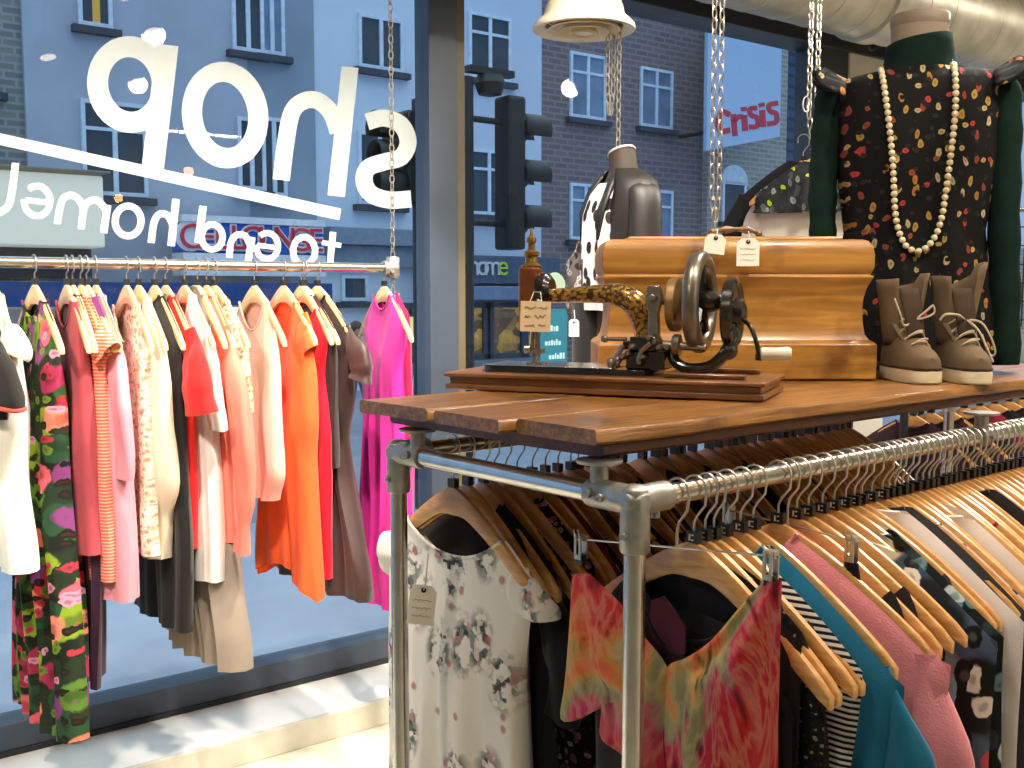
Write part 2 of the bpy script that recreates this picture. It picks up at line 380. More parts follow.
def building(label, px0, px1, ztop, d, mat, wins, cat='building', depth=7, extra=None, name='building'):
    sa, _ = wp(px0, 292, d); sb, _ = wp(px1, 292, d)
    t = thing(name, label, cat, W(sa, d, GZ), WROT)
    MB().bb(0, sb-sa, 0, depth, 0, ztop-GZ).build('wall', mat, t, 0, 0)
    for w in wins:
        a, y0, b, y1 = w[:4]; kind = w[4] if len(w) > 4 else 'sash'; pane = w[5] if len(w) > 5 else M_PANE
        (xa, za), (xb, zb) = wp(a, y1, d), wp(b, y0, d)
        _, za2 = wp(b, y1, d); za = (za+wp(b, y1, d)[1])/2 if False else za
        xa -= sa; xb -= sa; zm = wp((a+b)/2, y0, d)[1]-GZ; zn = wp((a+b)/2, y1, d)[1]-GZ
        fw = .07; mb = MB()
        for q in ((xa, xb, zn, zn+fw), (xa, xb, zm-fw, zm), (xa, xa+fw, zn+fw, zm-fw), (xb-fw, xb, zn+fw, zm-fw)): mb.bb(q[0], q[1], -.06, .02, q[2], q[3])
        if kind in ('sash', 'cross'):
            xm = (xa+xb)/2; mb.bb(xm-fw*.6, xm+fw*.6, -.055, .02, zn+fw, zm-fw)
            if kind == 'cross': zc = zn+(zm-zn)*.7; mb.bb(xa+fw, xm-fw*.6, -.05, .02, zc-.03, zc+.03); mb.bb(xm+fw*.6, xb-fw, -.05, .02, zc-.03, zc+.03)
        fr = mb.build('window', M_WHITEF, t, 0, 0)
        MB().bb(xa+fw*.5, xb-fw*.5, -.02, .01, zn+fw*.5, zm-fw*.5).build('pane', pane, fr, 0, 0)
        if kind != 'shop':
            MB().bb(xa-.12, xb+.12, -.16, .02, zn-.14, zn-.02).build('sill', M_SILL, t, 0, 0)
        if kind == 'arch':
            poly = [(xa-.1, zm-.05)]+[(xa+(xb-xa)*(.5-.55*cos(pi*i/10)), zm+.45*sin(pi*i/10)) for i in range(11)]+[(xb+.1, zm-.05)]
            MB().prism(poly, lambda a_, b_, q: (a_, -q, b_), .06).build('arch', M_WHITEF, t, 0, 0)
        if kind == 'curtain':
            MB().bb(xa+(xb-xa)*.42, xb-fw*1.5-.1, -.03, -.021, zn+fw, zm-fw).build('curtain', emis('amber_curtain', 'c89a3c', .25), fr, 0, 0)
    return t, sa
DF = -15.5
M_BR1 = brickm('brick_grey', '6e7476', '868a84', '969898', .8)
M_BR2 = brickm('brick_brown', '7c6e6e', '6a6062', '8a7e80', .75)
M_BR3 = brickm('brick_dull', '98958e', '84837f', 'a6a6a0', .8)
M_REN1 = plain('render_bluegrey', 'aab2bf', .85, 0, .12, .7)
M_REN2 = plain('render_paleblue', 'ccd8e6', .85, 0, .06, .5)
M_REN3 = plain('render_blue', 'c2cfe0', .85, 0, .06, .5)
building('dark grey brick house at the left edge beyond the glass', -130, 33, 11, DF, M_BR1, [(-40, 20, -5, 90)])
building('blue grey rendered house behind the lettering, amber curtain upstairs', 33, 252, 12.5, DF+.1, M_REN1,
         [(78, -40, 110, 27, 'curtain'), (83, 102, 145, 196, 'cross'), (232, -20, 262, 52, 'sash'), (238, 118, 264, 190, 'sash', M_PANE)])
building('grey rendered house with one white window behind the letter h', 252, 318, 12.5, DF+.05, plain('render_slate', '8f9cab', .85, 0, .1, .7),
         [(259, -10, 283, 55, 'sash', M_PANEB), (262, 118, 285, 196, 'sash')])
t, sa = building('pale blue house between the letter h and the mullion', 318, 462, 12.5, DF, M_REN2,
         [(358, 17, 402, 70, 'sash'), (358, 133, 400, 205, 'sash'), (341, 275, 367, 301, 'plain')])
a, z = wp(322, 232, DF); b2, _ = wp(462, 232, DF)
MB().bb(a-sa, b2-sa, -.35, 0, z-GZ-.25, z-GZ+.1).bb(a-sa, b2-sa, -.2, 0, z-GZ-.7, z-GZ-.25).build('cornice', plain('cornice_grey', '7f8c9c', .7), t, .02, 0)
t, sa = building('blue rendered house beside the brown brick one', 463, 541, 12.5, DF, M_REN3, [(468, 15, 510, 80, 'cross'), (468, 150, 508, 215, 'cross')])
building('brown brick house with two white windows above the machine', 541, 706, 13.5, DF, M_BR2,
         [(569, 54, 605, 119, 'cross', M_PANEB), (639, 69, 672, 128, 'cross', M_PANEB), (569, 184, 600, 240, 'cross', M_PANEB), (640, 190, 672, 245, 'cross', M_PANEB)])
building('weathered grey brick building with an arched window under the sign', 706, 783, 12.5, DF+.2, M_BR3, [(721, 182, 745, 222, 'arch')])
building('dark blue brick building seen beside the charcoal mullion', 783, 835, 13, DF, brickm('brick_blue', '39506f', '324866', '22314a', .35), [])
building('low grey brick terrace far right beyond the glass', 835, 1100, 3.2, DF, M_BR3, [(1040, 235, 1080, 270)])
# sign board with the word crisis
dS = -14.2
(sa, zt), (sb, zb) = wp(708, 40, dS), wp(782, 40, dS)
t = thing('hanging_sign', 'pale blue sign board with the red word crisis', 'sign', W(sa, dS, 0), WROT)
z_bl = wp(708, 151, dS)[1]; z_br = wp(782, 137, dS)[1]; z_tl = wp(708, 20, dS)[1]; z_tr = wp(782, 25, dS)[1]
MB().prism([(0, z_bl), (sb-sa, z_br), (sb-sa, z_tr), (0, z_tl)], lambda a_, b_, q: (a_, q, b_), .1).build('board', plain('sign_paleblue', 'a9c2de', .6, 0, .03), t, 0, 0)
MB().tube([(.3, .1, z_bl+.5), (.3, 1.2, z_bl+.5)], .05).tube([(sb-sa-.3, .1, z_br+1.6), (sb-sa-.3, 1.2, z_br+1.6)], .05).build('bracket', M_FRAMED, t)
def fsign(a, b, q):
    s, z = wp(a, b, dS); return (s-sa, -.002-q*.01, z)
M_RED = plain('sign_red', 'c4304a', .6)
CR = [('c', [(smooth2([(730, 115), (722, 112), (718, 121), (720, 131), (730, 130)]), 5.5, False)]),
      ('r', [([(733, 114), (735, 136)], 5.5, False), (smooth2([(734, 122), (738, 117), (743, 117)]), 5, False)]),
      ('i', [([(744, 115), (745, 131)], 6, False), ([(743.5, 107), (744, 111)], 6, False)]),
      ('s', [(smooth2([(757, 108), (750, 109), (751, 115), (757, 118), (757, 126), (749, 127)]), 5, False)]),
      ('i', [([(762, 110), (763, 127)], 6, False), ([(761, 103), (762, 107)], 6, False)]),
      ('s', [(smooth2([(778, 103), (769, 105), (770, 111), (776, 114), (776, 122), (767, 124)]), 5, False)])]
for ch, st in CR:
    mb = MB()
    for pts, w, cl in st: ribbon(mb, pts, w, fsign, cl)
    mb.build('letter', M_RED, t, 0, 0, 'red letter '+ch)
# shopfronts
def panel(name, label, cat, px0, y0, px1, y1, d, thick, mat, parent=None, ymid=True):
    pm = (px0+px1)/2; (sa, _), (sb, _) = wp(px0, 292, d), wp(px1, 292, d); z1 = wp(pm, y0, d)[1]; z0 = wp(pm, y1, d)[1]
    o = MB().bb(0, sb-sa, 0, thick, 0, z1-z0).build(name, mat, None, .01, 0)
    place(o, W(sa, d, z0), WROT)
    if label: tag(o, label, cat)
    return o, sa, sb, z0, z1
def sub(parent, name, mb, mat, label=None, bevel=0, smooth=0):
    return mb.build(name, mat, parent, bevel, smooth, label)
# cream canopy shop, left
dA = DF+1.4
(sa, _), (sb, _) = wp(-140, 292, dA), wp(107, 292, dA)
zt = wp(50, 168, dA)[1]; zb = wp(50, 246, dA)[1]
t = thing('shopfront', 'cream shopfront with deep canopy behind the small lettering', 'shopfront', W(sa, dA, GZ), WROT)
MB().bb(0, sb-sa, 0, 1.3, zb-GZ, zb-GZ+1.15).build('canopy', emis('canopy_added_glow', 'e2dcc6', .38), t, .03, 0, 'cream canopy with added glow')  # emission put into the cream colour to give the canopy a lit look
MB().bb(-.1, sb-sa+.1, -.1, 1.3, zb-GZ+1.2, zt-GZ).build('fascia', plain('fascia_taupe', '8b8a80', .6), t, .02, 0)
MB().bb(0, sb-sa, .8, 1.2, zb-GZ-.5, zb-GZ).build('shutter_box', plain('shutter_dark', '4b4440', .6), t, 0, 0)
MB().bb(.2, sb-sa-.1, 1.1, 1.25, .1, zb-GZ-.55).build('lit_window', litpane('shop_lit_white', 'd8d4c8', '8f959c', .35, 1.6), t, 0, 0)
# blue shop
dB = DF+.9
(sa, _), (sb, _) = wp(183, 292, dB), wp(325, 292, dB); pm = 250
zt = wp(pm, 224, dB)[1]; zb = wp(pm, 253, dB)[1]
t = thing('shopfront', 'blue shop fascia with red and white lettering over a bright lit window', 'shopfront', W(sa, dB, GZ), WROT)
MB().bb(0, sb-sa, 0, .5, zb-GZ, zt-GZ).build('fascia', plain('fascia_blue', '2f6ccc', .45), t, .02, 0)
MB().bb(0, sb-sa, -.06, .5, zt-GZ, zt-GZ+.12).bb(0, sb-sa, -.06, .5, zb-GZ-.42, zb-GZ-.02).build('trim', plain('fascia_white', 'e8e8ea', .5), t, 0, 0)
MB().bb(-3.2, sb-sa, -.3, .5, zb-GZ-.95, zb-GZ-.55).build('awning_band', plain('band_blue', '2c4a86', .5), t, 0, 0)
MB().bb(.0, sb-sa, .3, .8, .1, zb-GZ-1.0).build('lit_window', litpane('shop_lit_bright', 'fff6e0', 'c9b48c', 1.6, 2.2), t, 0, 0)
MB().bb(-3.2, -.1, .3, .8, .1, zb-GZ-1.0).build('display_window', litpane('shop_lit_dim', 'b8b4ac', '5a6268', .5, 2.0), t, 0, 0)
word = 'CELLOUNGE'
for i, ch in enumerate(word):
    cu = bpy.data.curves.new('letter', 'FONT'); cu.body = ch; cu.size = .62; cu.extrude = .02; cu.align_x = 'CENTER'
    tmp = bpy.data.objects.new('tmp', cu); COL.objects.link(tmp)
    dg = bpy.context.evaluated_depsgraph_get(); me = bpy.data.meshes.new_from_object(tmp.evaluated_get(dg)); bpy.data.objects.remove(tmp); bpy.data.curves.remove(cu)
    me.materials.clear(); me.materials.append(plain('sign_letter_red', 'd8303c', .5))
    px = 190+i*15.6; lx = wp(px, 240, dB)[0]-sa
    o = link('letter', me, t, 0, 'red letter '+ch); o.location = (lx, -.05, zb-GZ+.06); o.rotation_euler = (pi/2, 0, 0)
    cu = bpy.data.curves.new('letter', 'FONT'); cu.body = ch; cu.size = .62; cu.extrude = .008; cu.offset = .035; cu.align_x = 'CENTER'
    tmp = bpy.data.objects.new('tmp', cu); COL.objects.link(tmp)
    dg = bpy.context.evaluated_depsgraph_get(); me = bpy.data.meshes.new_from_object(tmp.evaluated_get(dg)); bpy.data.objects.remove(tmp); bpy.data.curves.remove(cu)
    me.materials.clear(); me.materials.append(plain('fascia_white2', 'e6e6ec', .5)); o2 = link('letter_outline', me, o, 0, 'white outline'); o2.location = (0, 0, -.022)
    cu2 = MB().lathe([(.0, 0), (.28, 0), (.28, .02), (0, .02)], (lx, -.025, zb-GZ+.28), 20, (0, 1, 0)).build('letter_backing', plain('fascia_white2', 'e6e6ec', .5), t) if i == 0 else None
# home shop (right)
dC = DF+1.0
(sa, _), (sb, _) = wp(330, 292, dC), wp(560, 292, dC)
t = thing('shopfront', 'slate grey shopfront with the word home and warm lit windows beside the mullion', 'shopfront', W(sa, dC, GZ), WROT)
zt = wp(510, 256, dC)[1]; zb = wp(510, 284, dC)[1]; zl = wp(510, 300, dC)[1]
MB().bb(2.6, sb-sa, 0, .9, zb-GZ, zt-GZ).build('fascia', plain('fascia_slate', '48566a', .5), t, .02, 0)
MB().bb(2.6, sb-sa, -.1, .9, zl-GZ, zb-GZ-.05).build('lintel', plain('lintel_blue', '6b7f9b', .6), t, .02, 0)
M_GOLD = litpane('shop_lit_gold', 'd9a548', '4a3c28', .55, 3.0)
xx = [wp(p, 292, dC)[0]-sa for p in (402, 424, 465, 476, 497, 500, 535, 558)]
for a, b in ((0, 1), (2, 3), (3, 4), (5, 6), (6, 7)):
    fr = MB()
    x0_, x1_ = xx[a], xx[b]; z0_, z1_ = .25, zl-GZ-.05
    for q in ((x0_, x1_, z0_, z0_+.12), (x0_, x1_, z1_-.12, z1_), (x0_, x0_+.1, z0_, z1_), (x1_-.1, x1_, z0_, z1_)): fr.bb(q[0], q[1], .35, .5, q[2], q[3])
    f_ = fr.build('window', plain('shop_frame_slate', '36414e', .5), t, 0, 0)
    MB().bb(x0_+.09, x1_-.09, .42, .47, z0_+.1, z1_-.1).build('pane', M_GOLD, f_, 0, 0)
MB().bb(xx[0], xx[7], .35, .6, 0, .25).build('stall_riser', plain('riser_grey', '707880', .7), t, 0, 0)
for i, (ch, px, c) in enumerate((('h', 473, 'c8ccc8'), ('o', 482, 'c8ccc8'), ('m', 491.5, 'c8ccc8'), ('e', 502, 'b6d23a'))):
    cu = bpy.data.curves.new('letter', 'FONT'); cu.body = ch; cu.size = .62; cu.extrude = .02; cu.align_x = 'CENTER'
    tmp = bpy.data.objects.new('tmp', cu); COL.objects.link(tmp)
    dg = bpy.context.evaluated_depsgraph_get(); me = bpy.data.meshes.new_from_object(tmp.evaluated_get(dg)); bpy.data.objects.remove(tmp); bpy.data.curves.remove(cu)
    me.materials.clear(); me.materials.append(plain('home_letter_'+c, c, .5))
    lx, lz = wp(px, 275, dC)
    o = link('letter', me, t, 0, ('yellow green letter ' if ch == 'e' else 'grey letter ')+ch); o.location = (lx-sa, -.03, lz-GZ); o.rotation_euler = (pi/2, 0, 0)
# yellow lampshade hanging in the gold shop window, round pale sign
p, z0_ = wp(406, 336, dC+.3); _, z1_ = wp(406, 317, dC+.3)
o = MB().lathe([(.28, 0), (.2, z1_-z0_)], (0, 0, 0), 20).build('lampshade', emis('shade_yellow', 'd8c878', .7)); place(o, W(p, dC+.3-.05, z0_), 0); tag(o, 'yellow lampshade glowing in the shop window across the street', 'lampshade')
p, zz = wp(555, 286, dC+.25)
o = MB().lathe([(0, -.03), (.28, -.03), (.3, 0), (.28, .03), (0, .03)], (0, 0, 0), 28, (0, 1, 0)).build('round_sign', emis('sign_cream', 'f0e8b0', .6)); place(o, W(p, dC+.25, zz), WROT); tag(o, 'round pale yellow sign glowing behind the face of the sewing machine', 'sign')
# street side bulbs : traffic light
M_TL = plain('signal_black', '23262b', .5)
def signal(label, px, y0, y1, wpx, d, hood_dir, pole=None, hoods=True):
    Yd = W(*((wp(px, 200, d)[0]), d, 0)).y; s, zt = wp(px, y0, d); zb = wp(px, y1, d)[1]; w = wpx*Yd/F; h = zt-zb
    t = thing('traffic_light', label, 'traffic light', W(s, d, GZ), WROT)
    zb -= GZ; zt -= GZ
    MB().bb(-w/2, w/2, -.10, .10, zb, zt).build('signal_head', M_TL, t, .025, 0)
    for k in range(3):
        zc = zt-h*(.2+.3*k)
        # hood opening away from the head
        rings = []
        for q in range(5):
            x = hood_dir*(w/2+.24*q/4)
            rings.append([(x, .125*cos(a_), zc+.125*sin(a_)-.0) for a_ in [pi*(-.15)+pi*1.3*j/14 for j in range(15)]])
        mb = MB().loft(rings, False, False)
        mb.lathe([(.12, -.01), (.12, .02)], (hood_dir*w/2, 0, zc), 16, (hood_dir, 0, 0))
        hd = mb.build('hood', M_TL, t); sol = hd.modifiers.new('solid', 'SOLIDIFY'); sol.thickness = .012
        MB().lathe([(0, .03), (.1, .02), (.11, 0)], (hood_dir*w/2, 0, zc), 16, (hood_dir, 0, 0)).build('lens', plain('signal_lens', ('5a1a14', '5a3d14', '1c4030')[k], .3), hd)
    if pole is not None:
        ps = wp(pole, 200, d)[0]-s
        MB().tube([(ps, 0, 0), (ps, 0, zt+.1)], .06, 14).build('pole', M_TL, t)
        MB().tube([(ps, 0, zt-.2), (0, 0, zt-.2)], .025).tube([(ps, 0, zb+.2), (0, 0, zb+.2)], .025).build('bracket', M_TL, t)
    return t
signal('dark traffic light with three hoods facing right beside the mullion', 510, 97, 250, 22, -2.9, 1, 466)
signal('dark traffic light head behind the pole, seen from its back', 457, 90, 205, 20, -3.1, -1, 466)
signal('dark traffic light behind the large letter s', 412, 112, 205, 26, -3.3, -1, 420)
s_, z_ = wp(490, 84, -2.9)
o = MB().lathe([(0, 0), (.09, .02), (.12, .1), (.1, .16), (0, .18)], (0, 0, 0), 16).box((0, 0, .19), (.42, .08, .05)).build('street_camera', M_TL); place(o, W(s_, -2.9, z_-.1), WROT); tag(o, 'small dark dome camera on top of the traffic light', 'camera')
# pedestrian
def skin_body(name, chains, mat, parent, sub_=2, label=None):
    me = bpy.data.meshes.new(name); vs = []; es = []; rs = []
    idx = {}
    for ch in chains:
        prev = None
        for key, p, r in ch:
            if key in idx: i = idx[key]
            else: i = len(vs); idx[key] = i; vs.append(p); rs.append(r)
            if prev is not None: es.append((prev, i))
            prev = i
    me.from_pydata(vs, es, []); o = bpy.data.objects.new(name, me); COL.objects.link(o); o.parent = parent
    m = o.modifiers.new('skin', 'SKIN'); me.materials.append(mat)
    for i, r in enumerate(rs): me.skin_vertices[0].data[i].radius = (r, r) if not isinstance(r, tuple) else r
    me.skin_vertices[0].data[0].use_root = True
    s = o.modifiers.new('sub', 'SUBSURF'); s.levels = sub_; s.render_levels = sub_; m.use_smooth_shade = True
    return o
pp = at(358, 424, 13.5); k = .76
t = thing('person', 'person walking on the far pavement in a coral top, grey trousers and long brown hair', 'person', (pp.x, pp.y, GZ), radians(35))
S = lambda x, y, z: (x*k, y*k, z*k)
skin_body('body', [[('pel', S(0, 0, .92), .115*k), ('wai', S(0, 0, 1.08), .105*k), ('che', S(0, .01, 1.28), .13*k), ('nk', S(0, 0, 1.45), .05*k), ('hd0', S(0, -.01, 1.53), .07*k), ('hd1', S(0, -.015, 1.62), .09*k), ('hd2', S(0, -.01, 1.70), .06*k)],
    [('pel', 0, 0), ('hl', S(.09, 0, .86), .085*k), ('kl', S(.1, -.14, .48), .055*k), ('al', S(.1, -.1, .09), .035*k), ('tl', S(.1, -.27, .03), .03*k)],
    [('pel', 0, 0), ('hr', S(-.09, 0, .86), .085*k), ('kr', S(-.1, .03, .48), .055*k), ('ar', S(-.1, .26, .12), .035*k), ('tr', S(-.1, .12, .03), .03*k)],
    [('che', 0, 0), ('sl', S(.17, 0, 1.38), .05*k), ('el', S(.22, .05, 1.1), .038*k), ('wl', S(.22, -.08, .9), .027*k), ('fl', S(.22, -.12, .82), .02*k)],
    [('che', 0, 0), ('sr', S(-.17, 0, 1.38), .05*k), ('er', S(-.22, -.02, 1.1), .038*k), ('wr', S(-.22, -.12, .92), .027*k), ('fr', S(-.22, -.16, .84), .02*k)]],
    plain('skin_person', 'b98a72', .6), t)
MB().lathe([(.16, 1.02), (.15, 1.1), (.155, 1.2), (.175, 1.3), (.17, 1.38), (.09, 1.44)], (0, 0, 0), 20, None, 1, .8).build('top', cloth('person_coral', 'd8505a'), t).scale = (k, k, k)
mb = MB()
for sgn, kn, an in ((1, (.1, -.14, .48), (.1, -.1, .1)), (-1, (-.1, .03, .48), (-.1, .26, .13))):
    mb.tube([S(sgn*.07, 0, 1.04), S(sgn*.09, 0, .86), S(*kn), S(*an)], [.105*k, .1*k, .07*k, .055*k], 14)
mb.build('trousers', cloth('person_denim', '5a6476'), t)
mb = MB(); mb.ball(S(0, .03, 1.66), .115*k, 14, 10, (1, 1, 1.1)); mb.tube([S(0, .07, 1.66), S(0, .11, 1.5), S(0, .13, 1.3)], [.1*k, .11*k, .07*k], 12); mb.build('hair', plain('hair_brown', '4a3328', .6), t)

# ------------------------------------------------------------------ hanger and garment kits (local x across the hanger, y along the rail, z=0 rail axis)
def hz(x, hw=.255):      # top line of a hanger
    q = min(abs(x)/hw, 1.1); return -.082 - .028*q - .142*q**1.35
def hanger_meshes(hw, mat, key, drop=0, up=0):
    top = []; bot = []
    n = 14
    for i in range(-n, n+1):
        x = hw*i/n; q = abs(i)/n; th = .046*(1-q)+.027*q
        if q > .96: th *= .8
        top.append((x, hz(x, hw)+(.0 if q < .97 else -.004))); bot.append((x, hz(x, hw)-th-(.012*(1-q*6) if q < .16 else 0)))
    # rounded front: 3 layers
    rings = []
    poly = top+bot[::-1]; cx = 0
    mb = MB()
    poly = [(x, z+up) for x, z in poly]; top = [(x, z+up) for x, z in top]; bot = [(x, z+up) for x, z in bot]
    def lay(y, k): 
        out = []
        for j, (x, z) in enumerate(poly):
            i = j if j < len(top) else 2*len(top)-1-j
            zc = (top[i][1]+bot[i][1])/2; out.append((x*(1-(1-k)*.02), y, zc+(z-zc)*k))
        return out
    mb.loft([lay(-.0075, .72), lay(-.0045, 1), lay(.0045, 1), lay(.0075, .72)])
    body = mb.mesh('hanger_body', mat, 50)
    hk = [(0, 0, -.085+up), (0, 0, -.052+up), (.006, 0, -.04+up*.6), (.021, 0, -.022), (.0225, 0, -.002)]+[(.0225*cos(a), 0, .0225*sin(a)) for a in [radians(15+15*i) for i in range(12)]]+[(-.0215, 0, -.012)]
    hook = MB().tube(hk, .0021, 6).mesh('hook', STEEL)
    mk = MB().bb(-.011, .011, -.0065, .0065, -.084+up, -.066+up).mesh('size_marker', BLACKP, 0)
    return body, hook, mk
HM = hanger_meshes(.255, HWOOD, 'a'); HP = hanger_meshes(.225, PALEW, 'b', 0, .022)
DIGIT = MB().bb(-.0045, -.0015, -.0075, -.0064, -.080, -.070).bb(.0005, .0045, -.0075, -.0064, -.080, -.078).bb(.0005, .0045, -.0075, -.0064, -.072, -.070).mesh('size_mark', PAPER, 0)
def hanger(loc, rz, label, group=None, kit=None, tilt=0, digit=False):
    kit = kit or HM
    t = thing('wooden_hanger', label, 'clothes hanger', loc, rz, group)
    t.rotation_euler = (0, tilt, rz)
    link('body', kit[0], t); link('hook', kit[1], t); m = link('size_marker', kit[2], t)
    if digit: link('size_mark', DIGIT, m, 0, 'pale size figure')
    return t
def sm(a, b, x): 
    if a == b: return 1.0 if x >= b else 0.0
    q = max(0, min(1, (x-a)/(b-a))); return q*q*(3-2*q)
def garment_mesh(name, mat, L, hw, prof, th=.03, neck=.07, nd=.08, nb=.03, arm=None, folds=3, amp=.012, hem=0, seed=0, strap=None, hwh=.255, lift=.004, hemw=0, M_=26, mid=0, tmin=.0125):
    """closed cloth body hung on a hanger; prof = [(t, half width)] down from the shoulder line to the hem at z=-L"""
    rnd = random.Random(seed); Nn = 40; ph = [rnd.uniform(0, 6.28) for _ in range(6)]
    def w(t):
        for (a, x), (b, y) in zip(prof, prof[1:]):
            if t <= b: q = (t-a)/(b-a); q = q*q*(3-2*q); return x+(y-x)*q
        return prof[-1][1]
    def ztop(x, back):
        z = hz(x, hwh)+lift; ax = abs(x)
        d = nb if back else nd
        if neck > 0 and ax < neck:
            zc = hz(0, hwh)+lift-d; zn = hz(neck, hwh)+lift; z = min(z, zc+(zn-zc)*(ax/neck)**2.2)
        if strap:     # (inner end of strap x, armhole drop)
            z -= strap[1]*sm(strap[0], strap[0]+.035, ax)
        return z
    mb = MB(); grid = {}
    for sd in (1, -1):
        for j in range(M_+1):
            t = (j/M_); tt = t**1.15
            ww = w(tt)
            for i in range(Nn+1):
                a = -1+2*i/Nn
                xt = a*prof[0][1]; x = a*ww
                zb = -L - hem*abs(a)**1.5 + hemw*sin(5*a+ph[3])
                z = ztop(xt, sd > 0)*(1-tt)+zb*tt
                e = sqrt(max(0, 1-a*a))
                thick = tmin+(max(th, tmin)-tmin)*sm(0, .25, tt)+mid*sin(pi*min(1, tt*1.3))
                y = sd*(thick*e**.5)
                y += e*amp*sm(.12, .6, tt)*(sin(folds*pi*a+ph[0]+sd*.8)+.5*sin(folds*2.3*pi*a+ph[1]+tt*2)+.35*sin(tt*9+a*4+ph[2]))
                x += (1-abs(a)**4)*0.006*sin(tt*11+ph[4]+3*a)+.006*tt*sin(tt*9+ph[5])
                if j <= 2 and abs(xt) > neck*.98: y *= (0, .75, 1)[j]; z += (.003, .001, 0)[j] if not strap else 0
                if i in (0, Nn): y = 0 + amp*.8*tt*sin(6*tt+ph[2])
                grid[sd, j, i] = (x, y, z)
    vs = []; ix = {}
    for sd in (1, -1):
        for j in range(M_+1):
            for i in range(Nn+1): ix[sd, j, i] = len(vs); vs.append(grid[sd, j, i])
    fs = []
    for sd in (1, -1):
        for j in range(M_):
            for i in range(Nn): fs.append((ix[sd, j, i], ix[sd, j, i+1], ix[sd, j+1, i+1], ix[sd, j+1, i]))
    mb.add(vs, fs)
    return mb
def sleeve(mb, side, hw, ln, r0, r1, seed=0, cuff=False, out=.03, zo=.0, hwh=.255, yo=0, lift=.004):
    x0 = side*(hw-.045); z0 = hz(x0, hwh)+lift-.016+zo; pts = []; rs = []; n = 18
    for i in range(n+1):
        t = i/n; pts.append((x0+side*(.045+out)*sm(-.2, .55, t*min(1, max(.4, ln/.3)))+.008*sin(t*6+seed), yo+.008*sin(t*5+seed)*t, z0-ln*t))
        r = r0*(.35+.65*sm(0, .28 if ln > .3 else .5, t)); r = r+(r1-r0)*sm(.3, 1, t); rs.append(r*(1+.04*sin(t*19+seed)))
    if cuff: rs[-4] *= .82; rs[-3] *= .78; rs[-2] *= .95; rs[-1] *= 1.05
    m0 = len(mb.v); mb.tube(pts, rs, 18, False, (.36, .72), False, (0, 1, 0))
    mb.v[m0:] = [(x, y+.005*sin(x*90+z*8+seed), z) for x, y, z in mb.v[m0:]]
def ax_(q): return min(1, q)**2.2
def garment(name, label, cat, loc, rz, mat, group=None, sleeves=None, parts=None, **kw):
    mb = garment_mesh(name, mat, **kw); hw = kw['hw']
    t = None
    o = mb.build(name, mat, None, 0, 60, None, True)
    place(o, loc, rz); tag(o, label, cat, group)
    if sleeves:
        sm_ = sleeves.get('mat', mat)
        for side in sleeves.get('sides', (1, -1)):
            m2 = MB(); sleeve(m2, side, hw, sleeves['len'], sleeves['r0'], sleeves['r1'], kw.get('seed', 0), sleeves.get('cuff', False), sleeves.get('out', .03), sleeves.get('zo', 0), kw.get('hwh', .255), 0, kw.get('lift', .004))
            so = m2.build('sleeve', sm_, o, 0, 60)
            if sleeves.get('trim'):
                c_ = [m2.v[i] for i in range(len(m2.v)-18, len(m2.v))]; MB().tube(c_, .006, 8, True).build('sleeve_trim', cloth('trim_'+sleeves['trim'], sleeves['trim']), so, 0, 60, 'coral red sleeve edge')
    if kw.get('neck', 0) > 0 and not kw.get('strap'):
        n = kw['neck']; nd = kw.get('nd', .08); pts = []
        for i in range(13):
            a = -1+2*i/12; x = a*n*1.0; ax = abs(x); lf = kw.get('lift', .004); hw_ = kw.get('hwh', .255); zc = hz(0, hw_)+lf-nd; z = min(hz(x, hw_)+lf, zc+(hz(n, hw_)+lf-zc)*ax_(ax/n))
            pts.append((x, -.012, z))
        m2 = MB().tube(pts, .004, 6, False, (1, 1)); m2.build('neck_band', mat, o)
    return o

# ------------------------------------------------------------------ the hanging rail by the window
ZW = 1.684; DW = .49
sA = wp(-70, 262, DW)[0]; sB = wp(388, 267, DW)[0]
t = thing('hanging_rail', 'long steel tube rail hung from chains in front of the glass', 'clothes rail', W(sA, DW, ZW), WROT)
MB().tube([(0, 0, 0), (sB-sA, 0, 0)], .0165, 20).build('tube', CHROME, t)
MB().lathe([(.024, 0), (.026, .005), (.026, .045), (.024, .05)], (sB-sA-.02, 0, 0), 20, (1, 0, 0)).lathe([(.021, -.035), (.024, -.03), (.024, .035), (.021, .04)], (sB-sA+.02, 0, .0), 20).tube([(sB-sA+.0, -.02, -.012), (sB-sA+.0, -.034, -.012)], .007, 8).build('clamp', FITTING, t)
def chain(name, label, p, z0, z1, link_len=.034, r=.0022, w=.0105, double=None, mat=None, hook=False, cat='chain'):
    mb = MB(); n = int((z1-z0)/(link_len*.78))
    def lk(c, odd):
        pts = []
        for i in range(14):
            a = 2*pi*i/14; x = w*cos(a)*.8; zz = link_len/2*sin(a)
            pts.append((c[0]+(0 if odd else x), c[1]+(x if odd else 0), c[2]+zz*(.92+.08*abs(sin(a)))))
        mb.tube(pts, r, 6, True)
    offs = [0] if not double else [-double/2, double/2]
    for o_ in offs:
        for i in range(n): lk((o_*(min(1, (n-i)/5, (i+1)/3) if double else 1), 0, i*link_len*.78+link_len/2), i % 2)
    t = thing(name, label, cat, (p[0], p[1], z0), WROT)
    mb.build('links', mat or STEEL, t)
    MB().tube([(0, 0, z1-z0-.02), (0, 0, z1-z0+.0)], .006, 8).lathe([(0, 0), (.025, 0), (.025, -.006), (0, -.006)], (0, 0, z1-z0), 16).build('ceiling_plate', STEEL, t)
    if hook:
        pts = [(0, 0, .015)]+[(.0, 0, -.02)]+[(.014*sin(a), 0, -.034+.014*cos(a)) for a in [radians(20*i) for i in range(12)]]
        MB().tube(pts, .0028, 8).build('hook', STEEL, t)
    return t
